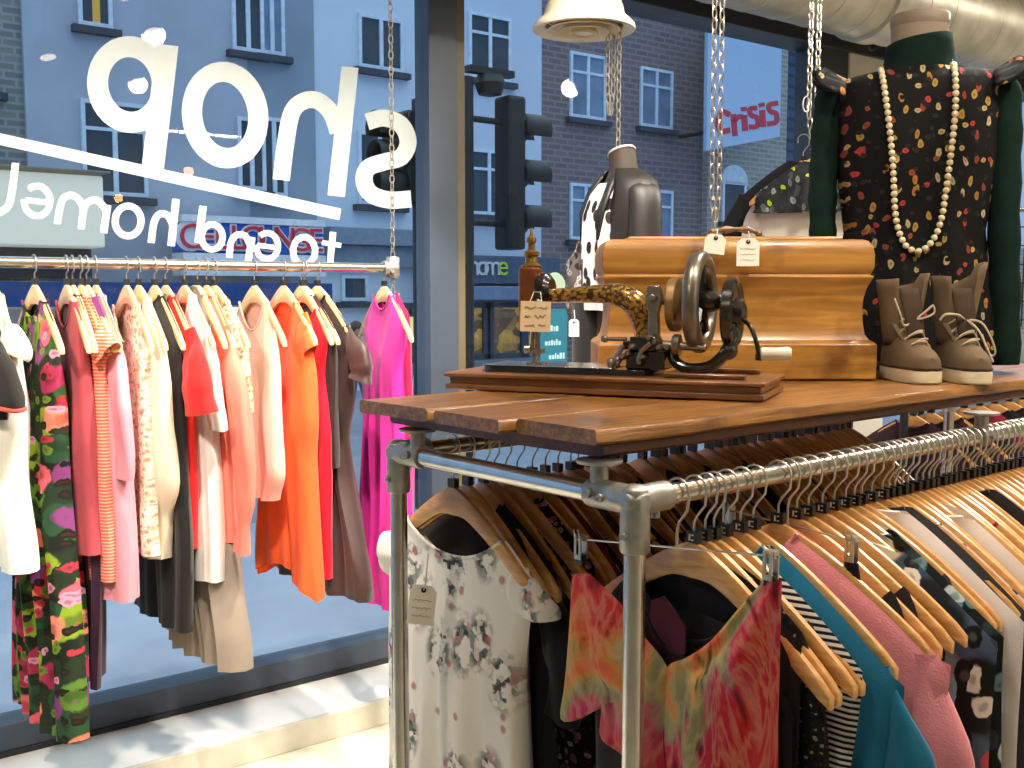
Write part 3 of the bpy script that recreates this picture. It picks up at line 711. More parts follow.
pc = W(sB+.02, DW, 0)
chain('chain', 'steel chain holding the right end of the window rail', pc, ZW+.03, CEIL-.002)
pl_ = W(sA+.05, DW, 0); chain('chain', 'steel chain holding the left end of the window rail', pl_, ZW+.018, CEIL-.002)
ch2 = chain('chain', 'loose tail of steel chain dangling below the rail clamp', pc, ZW-.36, ZW-.02)
def wrail(px): s = wp(px, 264, DW)[0]; return W(s, DW, ZW)
RW = -aw        # local x points to the room
def Lw(px, yh, back=False):
    p = wrail(px) + ND*(.2 if not back else -.0); return (yh-292.1)*p.y/F*1.0 + (ZW-EYE)
def wh(px, what, **k):
    return hanger(wrail(px), RW+k.get('dr', 0), 'pale wooden hanger on the window rail carrying the '+what, 'hangers on the window rail', HP)
FLORAL = print_mat('print_jungle', '12180f', [(13, .5, ['2f5228', '7a9422', '23452c', '54782a', '1e2c1c'], (1.2, .8)), (10, .36, ['b82436', 'd05a68', '9a2a4e', 'd87a62', '7a3a70'], (1, .85)), (24, .3, ['a83040', '5f7c24', 'c888a0', '1a2a16', '12180f', '12180f'], (1, 1))], base2='1e2c1c')
LILAC = '8a3f7a'
specs = [
 # px, (hanger?), name, label short, colour material, dict
 (-24, 'blouse', 'black blouse with red cuff', 'black blouse with a coral red sleeve edge at the far left of the window rail', cloth('offblack', '262421'), dict(L=('y', 420), hw=.2, prof=[(0, .2), (.3, .21), (1, .22)], nd=.05), dict(len=.2, r0=.08, r1=.09, out=.04, trim='e8524a')),
 (-6, 'top', 'white peplum top', 'ivory peplum top with cap sleeve hanging beside the jungle print dress', cloth('ivory', 'f2efdf'), dict(L=('y', 573), hw=.215, prof=[(0, .215), (.35, .2), (.55, .165), (.6, .16), (1, .27)], nd=.08, th=.05, folds=4, amp=.014), dict(len=.06, r0=.085, r1=.08, out=.02)),
 (34, 'dress', 'jungle print dress', 'long black dress with red roses and green leaves hanging nearly to the ledge', FLORAL, dict(L=('y', 750), hw=.16, prof=[(0, .16), (.15, .17), (.35, .165), (1, .25)], nd=.1, th=.05, folds=5, amp=.02, neck=.09), None),
 (66, 'dress', 'dark pink dress', 'dusky red sleeveless top with pink neckline next to the jungle print dress', cloth('dusky', 'a8434c'), dict(L=('y', 560), hw=.16, prof=[(0, .16), (.3, .18), (1, .19)], nd=.13, neck=.09), None),
 (72, 'skirt', 'aubergine skirt', 'dark aubergine skirt hanging below the striped blouse', cloth('aubergine', '33142f'), dict(L=('y', 693), hw=.12, prof=[(0, .12), (.3, .14), (.6, .17), (1, .14)], nd=.03, th=.025, hem=.04), None),
 (80, 'blouse', 'striped coral blouse', 'coral blouse with fine white horizontal stripes and shoulder frill', stripe_mat('stripe_coral', 'ee6a52', 'f4b09a', 105, 2, .6), dict(L=('y', 588), hw=.2, prof=[(0, .2), (.3, .185), (.6, .19), (1, .2)], nd=.12, th=.03, folds=2), dict(len=.08, r0=.06, r1=.075, out=.02, cuff=True)),
 (86, 'top', 'purple satin top', 'small purple satin top tucked between the striped blouse and the pink cardigan', cloth('purple', '6a2a6c', .5), dict(L=('y', 430), hw=.15, prof=[(0, .15), (1, .16)], nd=.1), None),
 (95, 'cardigan', 'rose pink cardigan', 'long rose pink cardigan with folds between the striped and the cream blouse', cloth('rose', 'e493a2'), dict(L=('y', 606), hw=.215, prof=[(0, .215), (.3, .2), (1, .225)], nd=.1, th=.04, folds=4, amp=.016), dict(len=.42, r0=.06, r1=.05, out=.0)),
 (126, 'camisole', 'lace camisole', 'cream camisole with pale sequin lace panel left of the cream blouse', print_mat('print_lace', 'e4d2bc', [(60, .5, ['cdb79c', 'f0e2d0', 'bfa58a'], (1, 1))]), dict(L=('y', 560), hw=.17, prof=[(0, .17), (1, .2)], nd=.18, neck=.11), None),
 (138, 'blouse', 'cream silk blouse', 'cream silk blouse with billowing gathered hem', cloth('cream', 'ecdcc0', .55), dict(L=('y', 566), hw=.215, prof=[(0, .215), (.4, .225), (.64, .245), (.82, .18), (1, .165)], nd=.16, th=.036, folds=4, amp=.018, neck=.085), None),
 (154, 'dress', 'black dress', 'sheer black dress hanging behind the cream blouse', cloth('black', '171413', .7), dict(L=('y', 640), hw=.2, prof=[(0, .2), (.35, .2), (.7, .22), (1, .21)], nd=.06, th=.035), None),
 (165, 't_shirt', 'red t shirt', 'bright red t shirt with wide short sleeve', cloth('red', 'd8201f'), dict(L=('y', 555), hw=.22, prof=[(0, .22), (.3, .19), (1, .18)], nd=.07, th=.035), dict(len=.24, r0=.085, r1=.1, out=.045)),
 (184, 'shirt', 'white shirt', 'white shirt with blue neck label between the red t shirt and the coral jumper', cloth('white', 'f4ece4'), dict(L=('y', 586), hw=.215, prof=[(0, .215), (.3, .2), (1, .22)], nd=.12, th=.04, folds=3), dict(len=.3, r0=.05, r1=.055, out=.01)),
 (197, 'skirt', 'taupe skirt', 'long taupe grey pleated skirt below the coral jumper', cloth('taupe', '8c7f72', .9, .12), dict(L=('y', 672), hw=.1, prof=[(0, .1), (.5, .14), (.75, .22), (1, .29)], nd=.01, th=.06, folds=6, amp=.022), None),
 (206, 'jumper', 'coral jumper', 'coral jumper with a long cuffed sleeve', cloth('coral', 'f37a68'), dict(L=('y', 545), hw=.21, prof=[(0, .21), (.3, .19), (1, .2)], nd=.05, th=.04), dict(len=.68, r0=.08, r1=.06, out=.055, cuff=True)),
 (214, 'top', 'beige lace top', 'beige crochet lace top right of the coral jumper', print_mat('print_crochet', 'd8c6a4', [(75, .45, ['b49f7c', 'efe4cc', 'a08a68'], (1, 1))]), dict(L=('y', 412), hw=.2, prof=[(0, .2), (1, .24)], nd=.08, neck=.1), None),
 (254, 'blouse', 'pale pink blouse', 'pale blush pink sleeveless blouse left of the orange top', cloth('blush', 'e8bcae', .6), dict(L=('y', 507), hw=.13, prof=[(0, .13), (.4, .16), (.85, .16), (1, .12)], nd=.15, th=.03, neck=.1), None),
 (283, 'tunic', 'orange tunic', 'vivid orange v neck tunic with uneven hem', cloth('orange', 'f4622c'), dict(L=('y', 578), hw=.17, prof=[(0, .17), (.2, .2), (.35, .2), (.5, .18), (1, .22)], nd=.2, th=.04, folds=3, amp=.016, hem=.09, neck=.1), dict(len=.12, r0=.05, r1=.06, out=.02, sides=(1,))),
 (301, 'dress', 'crimson dress', 'crimson dress with a thin red strap between the orange tunic and the brown dress', cloth('crimson', 'c8102e'), dict(L=('y', 585), hw=.2, prof=[(0, .2), (.2, .17), (.45, .2), (1, .18)], nd=.14, th=.03, neck=.13), None),
 (304, 'top', 'dark brown top', 'dark chocolate top hanging behind the orange tunic', cloth('choco', '2c1917'), dict(L=('y', 470), hw=.2, prof=[(0, .2), (1, .2)], nd=.08, th=.03), None),
 (317, 'dress', 'brown dress', 'dark brown satin dress with rolled short sleeve and wide skirt', cloth('brown', '3a2220', .5, .1, .2, .5), dict(L=('y', 600), hw=.22, prof=[(0, .22), (.25, .2), (.42, .16), (.5, .17), (1, .32)], nd=.07, th=.05, folds=4, amp=.02), dict(len=.17, r0=.07, r1=.075, out=.04, cuff=True)),
]
hung = set()
for i, (px, nm, short, lab, mt, kw, sl) in enumerate(specs):
    kw = dict(kw); y = kw.pop('L')[1]; kw['L'] = Lw(px, y); kw.setdefault('neck', .07); kw['seed'] = i+3; kw['hwh'] = .225; kw['lift'] = .026
    kw['hw'] = kw['hw']; g = RW + random.Random(i).uniform(-.05, .05)
    h = hanger(wrail(px), g, 'pale wooden hanger on the window rail holding the '+short, 'hangers on the window rail', HP)
    garment(nm, lab, nm.replace('_', ' ').replace('t shirt', 't-shirt'), wrail(px), g, mt, None, sl, **kw)
for k_, px in enumerate((308,)):
    pass
# crimson strap loops, magenta long dress on clip at the rail end
px = 384
h = hanger(wrail(px), RW-.12, 'pale wooden hanger at the right end of the window rail holding the magenta dress', 'hangers on the window rail', HP)
garment('dress', 'long vivid magenta dress at the right end of the window rail', 'dress', wrail(px), RW-.12, cloth('magenta', 'd42a92'), None, None, L=Lw(px, 620), hw=.14, prof=[(0, .14), (.06, .17), (.2, .14), (1, .2)], nd=.09, neck=.07, th=.05, folds=4, amp=.016, seed=77, hwh=.225, lift=.026)
garment('scarf', 'dark pink satin dress edge behind the magenta dress', 'dress', wrail(px+5), RW-.1, cloth('deep_pink', 'b01850'), None, None, L=Lw(px, 470), hw=.16, prof=[(0, .16), (1, .17)], nd=.08, neck=.06, th=.02, folds=2, amp=.01, seed=78, hwh=.225, lift=.026).name = 'dress'
# neck label of the white shirt
p = wrail(181)
o = MB().lathe([(0, 0), (.016, 0), (.016, .002), (0, .002)], (0, 0, 0), 18, (0, -1, 0), 1, 1).build('size_sticker', plain('sticker_blue', '3a66b8', .5)); place(o, p+Vector((0, 0, -.175))+ND*.02-WD*.02, RW); tag(o, 'round blue sticker at the neck of the white shirt on the window rail', 'sticker')

# ------------------------------------------------------------------ clothes rack made of steel tubes
RL = 2.15; TB = .62
t = thing('clothes_rack', 'galvanised steel tube clothes rack carrying the plank top', 'clothes rack', R(0, 0, 0), ar and atan2(UD.y, UD.x))
# local x = along u, local y = v
TR = .0165
MB().tube([(0, 0, ZR), (RL, 0, ZR)], TR, 24).build('rail', CHROME, t, label='front rail')
MB().tube([(0, TB, ZR), (RL, TB, ZR)], TR, 24).build('rail', CHROME, t, label='back rail')
MB().tube([(0, 0, ZR), (0, TB, ZR)], TR, 24).build('end_bar', CHROME, t)
MB().tube([(RL, 0, ZR), (RL, TB, ZR)], TR, 24).build('end_bar', CHROME, t)
for x in (0, RL):
    for y in (0, TB):
        MB().tube([(x, y, 0.005), (x, y, ZR)], TR, 24).build('post', CHROME, t)
        mb = MB(); sx = 1 if x == 0 else -1; sy = 1 if y == 0 else -1
        # three-way elbow fitting
        mb.lathe([(.0205, -.078), (.023, -.074), (.0225, -.02), (.0225, .004), (.019, .018), (.010, .024), (0, .025)], (x, y, ZR), 28)
        mb.lathe([(.0, -.024), (.012, -.022), (.021, -.01), (.0225, 0), (.0225, .066), (.0205, .07)], (x, y, ZR), 28, (sx, 0, 0))
        mb.lathe([(.0, -.024), (.012, -.022), (.021, -.01), (.0225, 0), (.0225, .066), (.0205, .07)], (x, y, ZR), 28, (0, sy, 0))
        mb.lathe([(0, .0), (.007, 0), (.007, .012), (.004, .012), (0, .008)], (x+sx*.045, y, ZR-.02), 12, (0, 0, -1)); mb.lathe([(0, 0), (.007, 0), (.007, .028), (.004, .028), (0, .024)], (x, y+sy*.05, ZR), 12, (-sx, 0, 0))
        mb.lathe([(0, 0), (.007, 0), (.007, .028), (.004, .028), (0, .024)], (x, y, ZR-.05), 12, (-sx, 0, 0))
        mb.build('elbow_fitting', FITTING, t, .0015, 40)
        MB().lathe([(.035, 0), (.035, .004), (.022, .012), (.02, .03)], (x, y, 0), 20).build('foot', FITTING, t)
for (x, y) in ((0, .075), (0, TB-.065), (RL, .075), (RL, TB-.065), (RL/2, .0), (RL/2, TB)):
    mb = MB()
    mb.lathe([(.0215, -.018), (.0225, -.014), (.0225, .014), (.0215, .018)], (x, y, ZR), 24, (0, 1, 0) if x != RL/2 else (1, 0, 0))
    mb.lathe([(.0, 0), (.008, 0), (.008, .03), (.0045, .03), (0, .026)], (x, y, ZR+.002), 12, (-1, 0, .1) if x != RL/2 else (0, -1, .1))
    mb.lathe([(.014, .01), (.0145, .044)], (x, y, ZR), 20)
    mb.lathe([(.035, .0475), (.036, .049), (.036, .0525), (.0, .0525)], (x, y, ZR), 28); mb.lathe([(.0, .046), (.016, .0465), (.035, .0485)], (x, y, ZR), 28)
    mb.build('flange_post', FITTING, t)
ROT_U = atan2(UD.y, UD.x)
# ------------------------------------------------------------------ plank top
M_TOP = wood('plank_oak', '67401b', 'b27c3c', (1.6, 30, 30), .34, .3, 3.0, .7, '3c200e')
M_TOPD = wood('plank_dark', '4a2412', '6e3a1e', (3, 22, 22), .5, .2, 2.2, .3)
def plank(mb, x0, x1, y0, y1, z0, z1, seed, rag=.008):
    rnd = random.Random(seed); n = 26
    ph = [rnd.uniform(0, 6) for _ in range(4)]
    def edge(x, k): return rag*.35*(sin(x*9+ph[k])+.6*sin(x*23+ph[k]*2))
    rings = []
    b = .005
    for i in range(n+1):
        x = x0+(x1-x0)*i/n; e0 = edge(x, 0)+rnd.uniform(-1, 1)*rag*.12; e1 = edge(x, 1)
        if i == 0: e0 += .006; e1 -= .006
        ya, yb = y0+e0, y1+e1*.3
        rings.append([(x, ya+b*1.5, z0), (x, ya, z0+b), (x+.0, ya+.001, z1-b), (x, ya+b, z1), (x, yb-b, z1), (x, yb, z1-b), (x, yb, z0+b), (x, yb-b, z0)])
    # ragged left end
    for r_ in (0,):
        rings[r_] = [(p[0]+.010*sin(p[1]*40+ph[2]), p[1], p[2]) for p in rings[r_]]
    mb.loft(rings)
ZT = 1.395
t = thing('plank_tabletop', 'worn brown plank top lying on the steel clothes rack', 'tabletop', R(0, 0, ZT-.048), ROT_U)
zt = .048
for i, (x0, x1, y0, y1) in enumerate(((-.035, 1.98, .045, .243), (-.058, 1.98, .246, .44), (-.05, 1.98, .443, .665), (.56, 1.98, .668, .86))):
    mb = MB(); plank(mb, x0, x1, y0, y1, .024, zt - (.0 if i != 1 else .0015), 5+i); mb.build('plank', M_TOP, t)
for i, (x0, x1, y0, y1) in enumerate(((-.006, 1.95, .062, .30), (-.008, 1.95, .303, .64), (.6, 1.95, .643, .83))):
    mb = MB(); plank(mb, x0, x1, y0, y1, .0015, .0235, 15+i, .005); mb.build('lower_board', M_TOPD, t, label='darker underlying board')

# ------------------------------------------------------------------ hangers on the two rails of the rack
RG = -(pi/2-ROT_U) + 0.0   # local x -> -v
RGZ = atan2(-VD.y, -VD.x)
def fr(s, t=0): return R(s, t, ZR)
front = {  # index : garment
}
ns = 48; SP = .0265; S0 = .138
bare_lab = 'golden wooden hanger with only its bare shoulders showing in the packed front rail'
FS = [(.138, 0), (.163, 3), (.185, None), (.212, 5), (.250, 7), (.285, None), (.352, 11), (.412, None), (.447, None), (.487, None), (.522, 19), (.56, 22), (.59, None), (.617, None), (.650, 24), (.682, 26), (.708, None), (.732, 28), (.755, None), (.778, None), (.812, 31), (.838, None), (.86, None), (.882, None), (.905, 34), (.93, None), (.953, None), (.975, None), (1.0, 37), (1.03, 40), (1.055, None), (1.08, None), (1.105, None), (1.13, 44), (1.16, None), (1.185, None), (1.21, None), (1.235, None), (1.26, None), (1.29, None), (1.32, None)]
gar = {
 0: ('top', 'black top on the hanger just behind the red feather print dress', cloth('blk2', '161313'), dict(L=.85, hw=.2, prof=[(0, .2), (.3, .2), (1, .24)], nd=.16, neck=.12, th=.014), None),
 3: ('top', 'black top with small beads along its edge under the bare hanger tip', print_mat('print_bead', '0d0c0c', [(90, .22, ['b09a6a', '8a8a8a', '3a2a18', '101010'], (1, 1))], .55), dict(L=.8, hw=.225, prof=[(0, .225), (.3, .23), (1, .26)], nd=.12, neck=.14, th=.012, strap=(.185, .08)), None),
 5: ('top', 'black and white narrow striped top with a pink strap', stripe_mat('stripe_bw', '1a1a1a', 'e6e4e0', 110, 2, .5), dict(L=.85, hw=.25, prof=[(0, .25), (.3, .235), (1, .25)], nd=.1, neck=.1, th=.01), None),
 7: ('top', 'plain teal blue top beside the striped one', cloth('teal', '186a8a'), dict(L=.9, hw=.285, prof=[(0, .285), (.25, .275), (1, .29)], nd=.05, neck=.05, th=.026, tmin=.017), dict(len=.3, r0=.06, r1=.07, out=.0, sides=(1,))),
 11: ('cardigan', 'pale pink cardigan with ribbed shoulder seam on the front rail', cloth('pink', 'e08c92', .9, .08, .6, .2, 260), dict(L=.9, hw=.29, prof=[(0, .29), (.25, .275), (1, .29)], nd=.05, neck=.04, th=.038, tmin=.019, folds=4), dict(len=.6, r0=.085, r1=.075, out=.0, sides=(1,))),
 99: ('skirt', 'black fabric gathered under a chrome clip hanger', cloth('blk3', '1a1716'), dict(L=.5, hw=.1, prof=[(0, .1), (1, .14)], nd=.02, neck=.0, th=.01), None),
 19: ('dress', 'slate blue satin dress with a large red, black and white print', print_mat('print_slate', '49586a', [(8, .45, ['101214', '8a98a8', 'e8dfc8', 'b83040'], (1, .8)), (14, .3, ['e8e2d4', '22262c', 'b8404a', '101214'], (1.2, 1))], .35, '1a1f26'), dict(L=.9, hw=.285, prof=[(0, .285), (.25, .28), (1, .30)], nd=.05, neck=.12, th=.03, tmin=.017), None),
 22: ('blouse', 'black blouse with a white and teal patterned collar edge', print_mat('print_tealleaf', '14181a', [(22, .4, ['6f8f92', 'c8d4d0', '2a3a3c'], (1, 1))]), dict(L=.9, hw=.28, prof=[(0, .28), (1, .29)], nd=.05, neck=.09, th=.02, tmin=.016), None),
 24: ('shirt', 'white shirt with raised collar half way along the front rail', cloth('white2', 'e6dcd6'), dict(L=.9, tmin=.015, hw=.278, prof=[(0, .278), (1, .27)], nd=.03, neck=.06, th=.012, lift=.012), None),
 26: ('jacket', 'charcoal jacket with brown fringe between two white blouses', cloth('charcoal', '2b2b2c'), dict(L=.9, tmin=.015, hw=.278, prof=[(0, .278), (1, .28)], nd=.03, neck=.05, th=.018, lift=.01), None),
 28: ('blouse', 'white blouse with dark blue specks in the packed rail', print_mat('print_specks', 'dcd6d2', [(40, .25, ['3a4a8a', '6a6a70', 'c8a0a0'], (1, 1))]), dict(L=.9, tmin=.015, hw=.278, prof=[(0, .278), (1, .27)], nd=.1, neck=.09, th=.01), dict(len=.3, r0=.06, r1=.055, out=.005, sides=(1,))),
 31: ('blouse', 'cream white blouse near the right edge of the picture', cloth('cream2', 'e2d6cc'), dict(L=.9, tmin=.015, hw=.278, prof=[(0, .278), (1, .27)], nd=.06, neck=.1, th=.016, lift=.012), dict(len=.4, r0=.065, r1=.055, out=.005, sides=(1,))),
 34: ('dress', 'black dress with crimson flower trim near the right edge', print_mat('print_crim', '1c1416', [(26, .42, ['b8203c', '8a1428', 'e0486a', '1c1416'], (1, 1))]), dict(L=.9, hw=.25, prof=[(0, .25), (1, .27)], nd=.12, neck=.12, th=.01), None),
 37: ('top', 'black top hanging next to the purple one', cloth('blk4', '1d1b1c'), dict(L=.9, hw=.25, prof=[(0, .25), (1, .27)], nd=.04, neck=.06, th=.014, lift=.01), None),
 40: ('top', 'dusky purple top toward the far end of the front rail', cloth('dpurple', '6a3a58'), dict(L=.9, hw=.25, prof=[(0, .25), (1, .27)], nd=.06, neck=.07, th=.014), None),
 44: ('top', 'dark green knitted top at the far end of the front rail', cloth('dgreen', '24302a'), dict(L=.9, hw=.25, prof=[(0, .25), (1, .27)], nd=.06, neck=.1, th=.014), None),
}
for n_, (s0_, i) in enumerate(FS):
    rnd = random.Random(100+n_); s_ = s0_+rnd.uniform(-.003, .003); g = RGZ+rnd.uniform(-.03, .03)+.17*sm(.2, .35, s0_)-.12*sm(.5, .9, s0_); tl = rnd.uniform(-.02, .02)
    lab = bare_lab if i is None else 'golden wooden hanger on the front rail holding the '+gar[i][1]
    lab = ' '.join(lab.split()[:15])
    hanger(fr(s_), g, lab, 'wooden hangers packed on the front rail', HM, tl, s_ < .7)
    if i is not None:
        nm, lb, mt, kw, sl = gar[i]; kw = dict(kw); kw.setdefault('amp', .005)
        garment(nm, lb, nm, fr(s_), g, mt, None, sl, seed=200+i, **kw)
# dark garments between, low down behind the bare tips
dk = [('3a2c2a', 'brown black'), ('1a1a1c', 'black'), ('2a2024', 'dark plum'), ('4a3a34', 'umber'), ('25282e', 'ink blue')]
for j, sq in enumerate((.192, .43, .47, .60, .765, .87, .965, 1.07)):
    c, nm = dk[j % 5]; s = sq
    garment('top', '%s strappy top hanging low on the front rail, %s' % (nm, ('first', 'second', 'third', 'fourth', 'fifth', 'sixth', 'seventh', 'eighth', 'ninth')[j]+' from the corner post'), 'top', fr(s), RGZ, cloth('dk'+nm, c), None, None, L=.85, hw=.2, prof=[(0, .2), (.25, .215), (1, .25)], nd=.2, nb=.16, neck=.17, th=.008, amp=.004, seed=300+j, strap=(.18, .06))
def roses():
    m, nt, b = newmat('print_roses'); tc = coords(nt); sp = N(nt, 'ShaderNodeSeparateXYZ'); nt.links.new(tc, sp.inputs[0]); cb = N(nt, 'ShaderNodeCombineXYZ'); nt.links.new(sp.outputs[0], cb.inputs[0]); nt.links.new(sp.outputs[2], cb.inputs[1])
    def vor(scale, loc, stretch=(1, 1)):
        mp = N(nt, 'ShaderNodeMapping'); mp.inputs['Location'].default_value = loc; mp.inputs['Scale'].default_value = (stretch[0], stretch[1], 1); nt.links.new(cb.outputs[0], mp.inputs[0])
        v = N(nt, 'ShaderNodeTexVoronoi', voronoi_dimensions='2D'); v.inputs['Scale'].default_value = scale; nt.links.new(mp.outputs[0], v.inputs[0]); return v
    cl = vor(8.5, (1.3, .4, 0), (1.15, .75)); mask = ramp(nt, cl.outputs['Distance'], [(.24, 1.0), (.46, 0.0)])
    fine = vor(70, (0, 0, 0)); s2 = N(nt, 'ShaderNodeSeparateColor'); nt.links.new(fine.outputs['Color'], s2.inputs[0])
    fc = ramp(nt, s2.outputs[0], [(0, '3f4643'), (.3, '8b918a'), (.5, 'b58a88'), (.62, '5d6a68'), (.8, 'd9d2c6')], 'CONSTANT')
    nz = N(nt, 'ShaderNodeTexNoise'); nz.inputs['Scale'].default_value = 38; nt.links.new(tc, nz.inputs[0])
    mm = N(nt, 'ShaderNodeMath', operation='MULTIPLY'); nt.links.new(mask, mm.inputs[0]); nt.links.new(ramp(nt, nz.outputs[0], [(.44, 0.0), (.52, 1.0)]), mm.inputs[1])
    c = mix(nt, mm.outputs[0], 'f3ede1', fc)
    rs = vor(9.5, (4.1, 2.2, 0)); c = mix(nt, ramp(nt, rs.outputs['Distance'], [(.05, .8), (.10, 0.0)]), c, 'b86466')
    nt.links.new(c, b.inputs['Base Color']); b.inputs['Roughness'].default_value = .8; bump(nt, b, tc, 350, .2); return m
# wooden hangers on the back rail
glow = 'wooden hanger packed on the back rail, only its rounded top showing under the planks'
backg = {0: 1}
for i in range(42):
    rnd = random.Random(400+i); s = .135+.035*i+rnd.uniform(-.009, .009); g = RGZ+(rnd.uniform(-.1, .1) if i else 0)
    if i in (15, 22): continue
    lab = glow if i else 'golden wooden hanger on the back rail holding the white flowered t shirt'
    hanger(fr(s, TB), g, lab, 'wooden hangers packed on the back rail', HM, rnd.uniform(-.03, .03))
WHITEFL = roses()
garment('t_shirt', 'white t shirt with grey and rose flower print behind the left post of the rack', 't-shirt', fr(.135, TB), RGZ+.02, WHITEFL, None, dict(len=.085, r0=.055, r1=.06, out=.008), L=1.12, hw=.235, prof=[(0, .235), (.2, .215), (.6, .225), (1, .26)], nd=.145, nb=.16, neck=.155, th=.04, folds=3, amp=.014, seed=9)
_t = [o_ for o_ in bpy.data.objects if o_.name.startswith('t_shirt') and 'flower print' in o_.get('label', '')][0]
MB().bb(-.018, .018, -.0165, -.0145, -.238, -.233).bb(-.004, .004, -.0165, -.0145, -.250, -.238).build('neck_label', BLACKP, _t, 0, 0)
bk = [('black blouse with a round neck just behind the white flowered t shirt', '151314', .2), ('black and pink speckled top behind the black blouse', None, .3), ('dull red top among the back rail hangers', '6a2420', .36), ('olive brown top among the back rail hangers', '4a3c2a', .43), ('black jacket half way along the back rail', '121212', .5), ('dark maroon dress on the back rail behind the corner post', '3a1520', .6), ('charcoal grey cardigan on the back rail', '2a2a2c', .72), ('dark olive top on the back rail toward the shoes', '2e2c20', .84), ('black dress at the far end of the back rail', '141416', .98), ('brown leather look top at the far end of the back rail', '3a241a', 1.15)]
for j, (lb, c, s) in enumerate(bk):
    mt = cloth('bk%d' % j, c) if c else print_mat('print_pinkspeck', '1a1618', [(60, .42, ['c08a9a', '2a2428', '8a6a78', 'd8c8c8', '1a1618'], (1, 1))])
    garment(('blouse', 'top', 'top', 'top', 'jacket', 'dress', 'cardigan', 'top', 'dress', 'top')[j], lb, ('blouse', 'top', 'top', 'top', 'jacket', 'dress', 'cardigan', 'top', 'dress', 'top')[j], fr(s, TB), RGZ, mt, None, dict(len=.3, r0=.07, r1=.06, out=.01), L=.95, hw=.235, prof=[(0, .235), (.3, .23), (1, .26)], nd=.1, neck=.08, th=.014, amp=.006, seed=500+j)

def later():
    a, b_ = at(423, 607, 1.93), 0
    price_tag('cream swing ticket hanging down the front of the white flowered t shirt', 422, 605, .05, .075, 1.90, (0, 0, .06), writing=True, tilt=.12)
# ------------------------------------------------------------------ chrome clip hangers
def rk(px, py, s):       # point of the hanger plane at s seen at a pixel -> local (x, z)
    r = ray(px, py); o = Vector((0, 0, EYE)); P = fr(s); t = (P-o).dot(UD)/r.dot(UD); q = o+r*t-P; return (-q.dot(VD), q.z)
def clip_hanger(loc, rz, label, A, B):
    t = thing('clip_hanger', label, 'clothes hanger', loc, rz); zc = A[1]+(B[1]-A[1])*(0-A[0])/(B[0]-A[0])
    hk = [(0, 0, zc), (0, 0, -.06), (.004, 0, -.045), (.02, 0, -.025), (.0225, 0, -.004)]+[(.0225*cos(a), 0, .0225*sin(a)) for a in [radians(15+15*i) for i in range(12)]]
    MB().tube(hk, .0022, 8).build('hook', STEEL, t)
    d = (Vector((B[0], 0, B[1]))-Vector((A[0], 0, A[1]))).normalized()*.015
    MB().tube([(A[0]-d.x, 0, A[1]-d.z), (B[0]+d.x, 0, B[1]+d.z)], .0017, 8).build('bar', STEEL, t)
    for x, z in (A, B):
        m = MB(); m.bb(x-.008, x-.003, -.009, -.006, z-.030, z+.008); m.bb(x+.003, x+.008, -.009, -.006, z-.030, z+.008); m.bb(x-.008, x+.008, -.009, -.006, z-.034, z-.026); m.bb(x-.008, x+.008, .006, .009, z-.034, z+.008)
        m.tube([(x-.009, 0, z+.003), (x+.009, 0, z+.003)], .006, 10)
        m.tube([(x-.005, -.008, z+.006), (x-.006, -.013, z+.018), (x+.006, -.013, z+.018), (x+.005, -.008, z+.006)], .0014, 6)
        c = m.build('clip', STEEL, t, .0006)
        MB().bb(x-.0085, x+.0085, -.0058, .0058, z-.044, z-.026).build('clip_pad', BLACKP, c, .001)
    return t
clip_hanger(fr(.095), RGZ, 'chrome clip hanger with a thin bar gripping the red feather print dress', rk(581, 539, .095), rk(771, 556, .095))
A_ = rk(852, 541, .382)
clip_hanger(fr(.382), RGZ, 'chrome clip hanger with a thin bar gripping black fabric in the front rail', (-A_[0], A_[1]+.012), A_)
mb = MB(); rings = []
for k_ in range(8):
    q = k_/7; w_ = .012+.03*sm(0, .5, q); rings.append([(A_[0]+w_*cos(2*pi*j/24)+.006*q*sin(j*1.9), (.006+.012*q)*sin(2*pi*j/24)*(1+.3*sin(j*2.3)), A_[1]-.035-.25*q) for j in range(24)])
o = mb.loft(rings).build('skirt', cloth('blk5', '171413'), None, 0, 70); place(o, fr(.382), RGZ); tag(o, 'black skirt corner gathered in the second chrome clip above the pink cardigan', 'skirt')
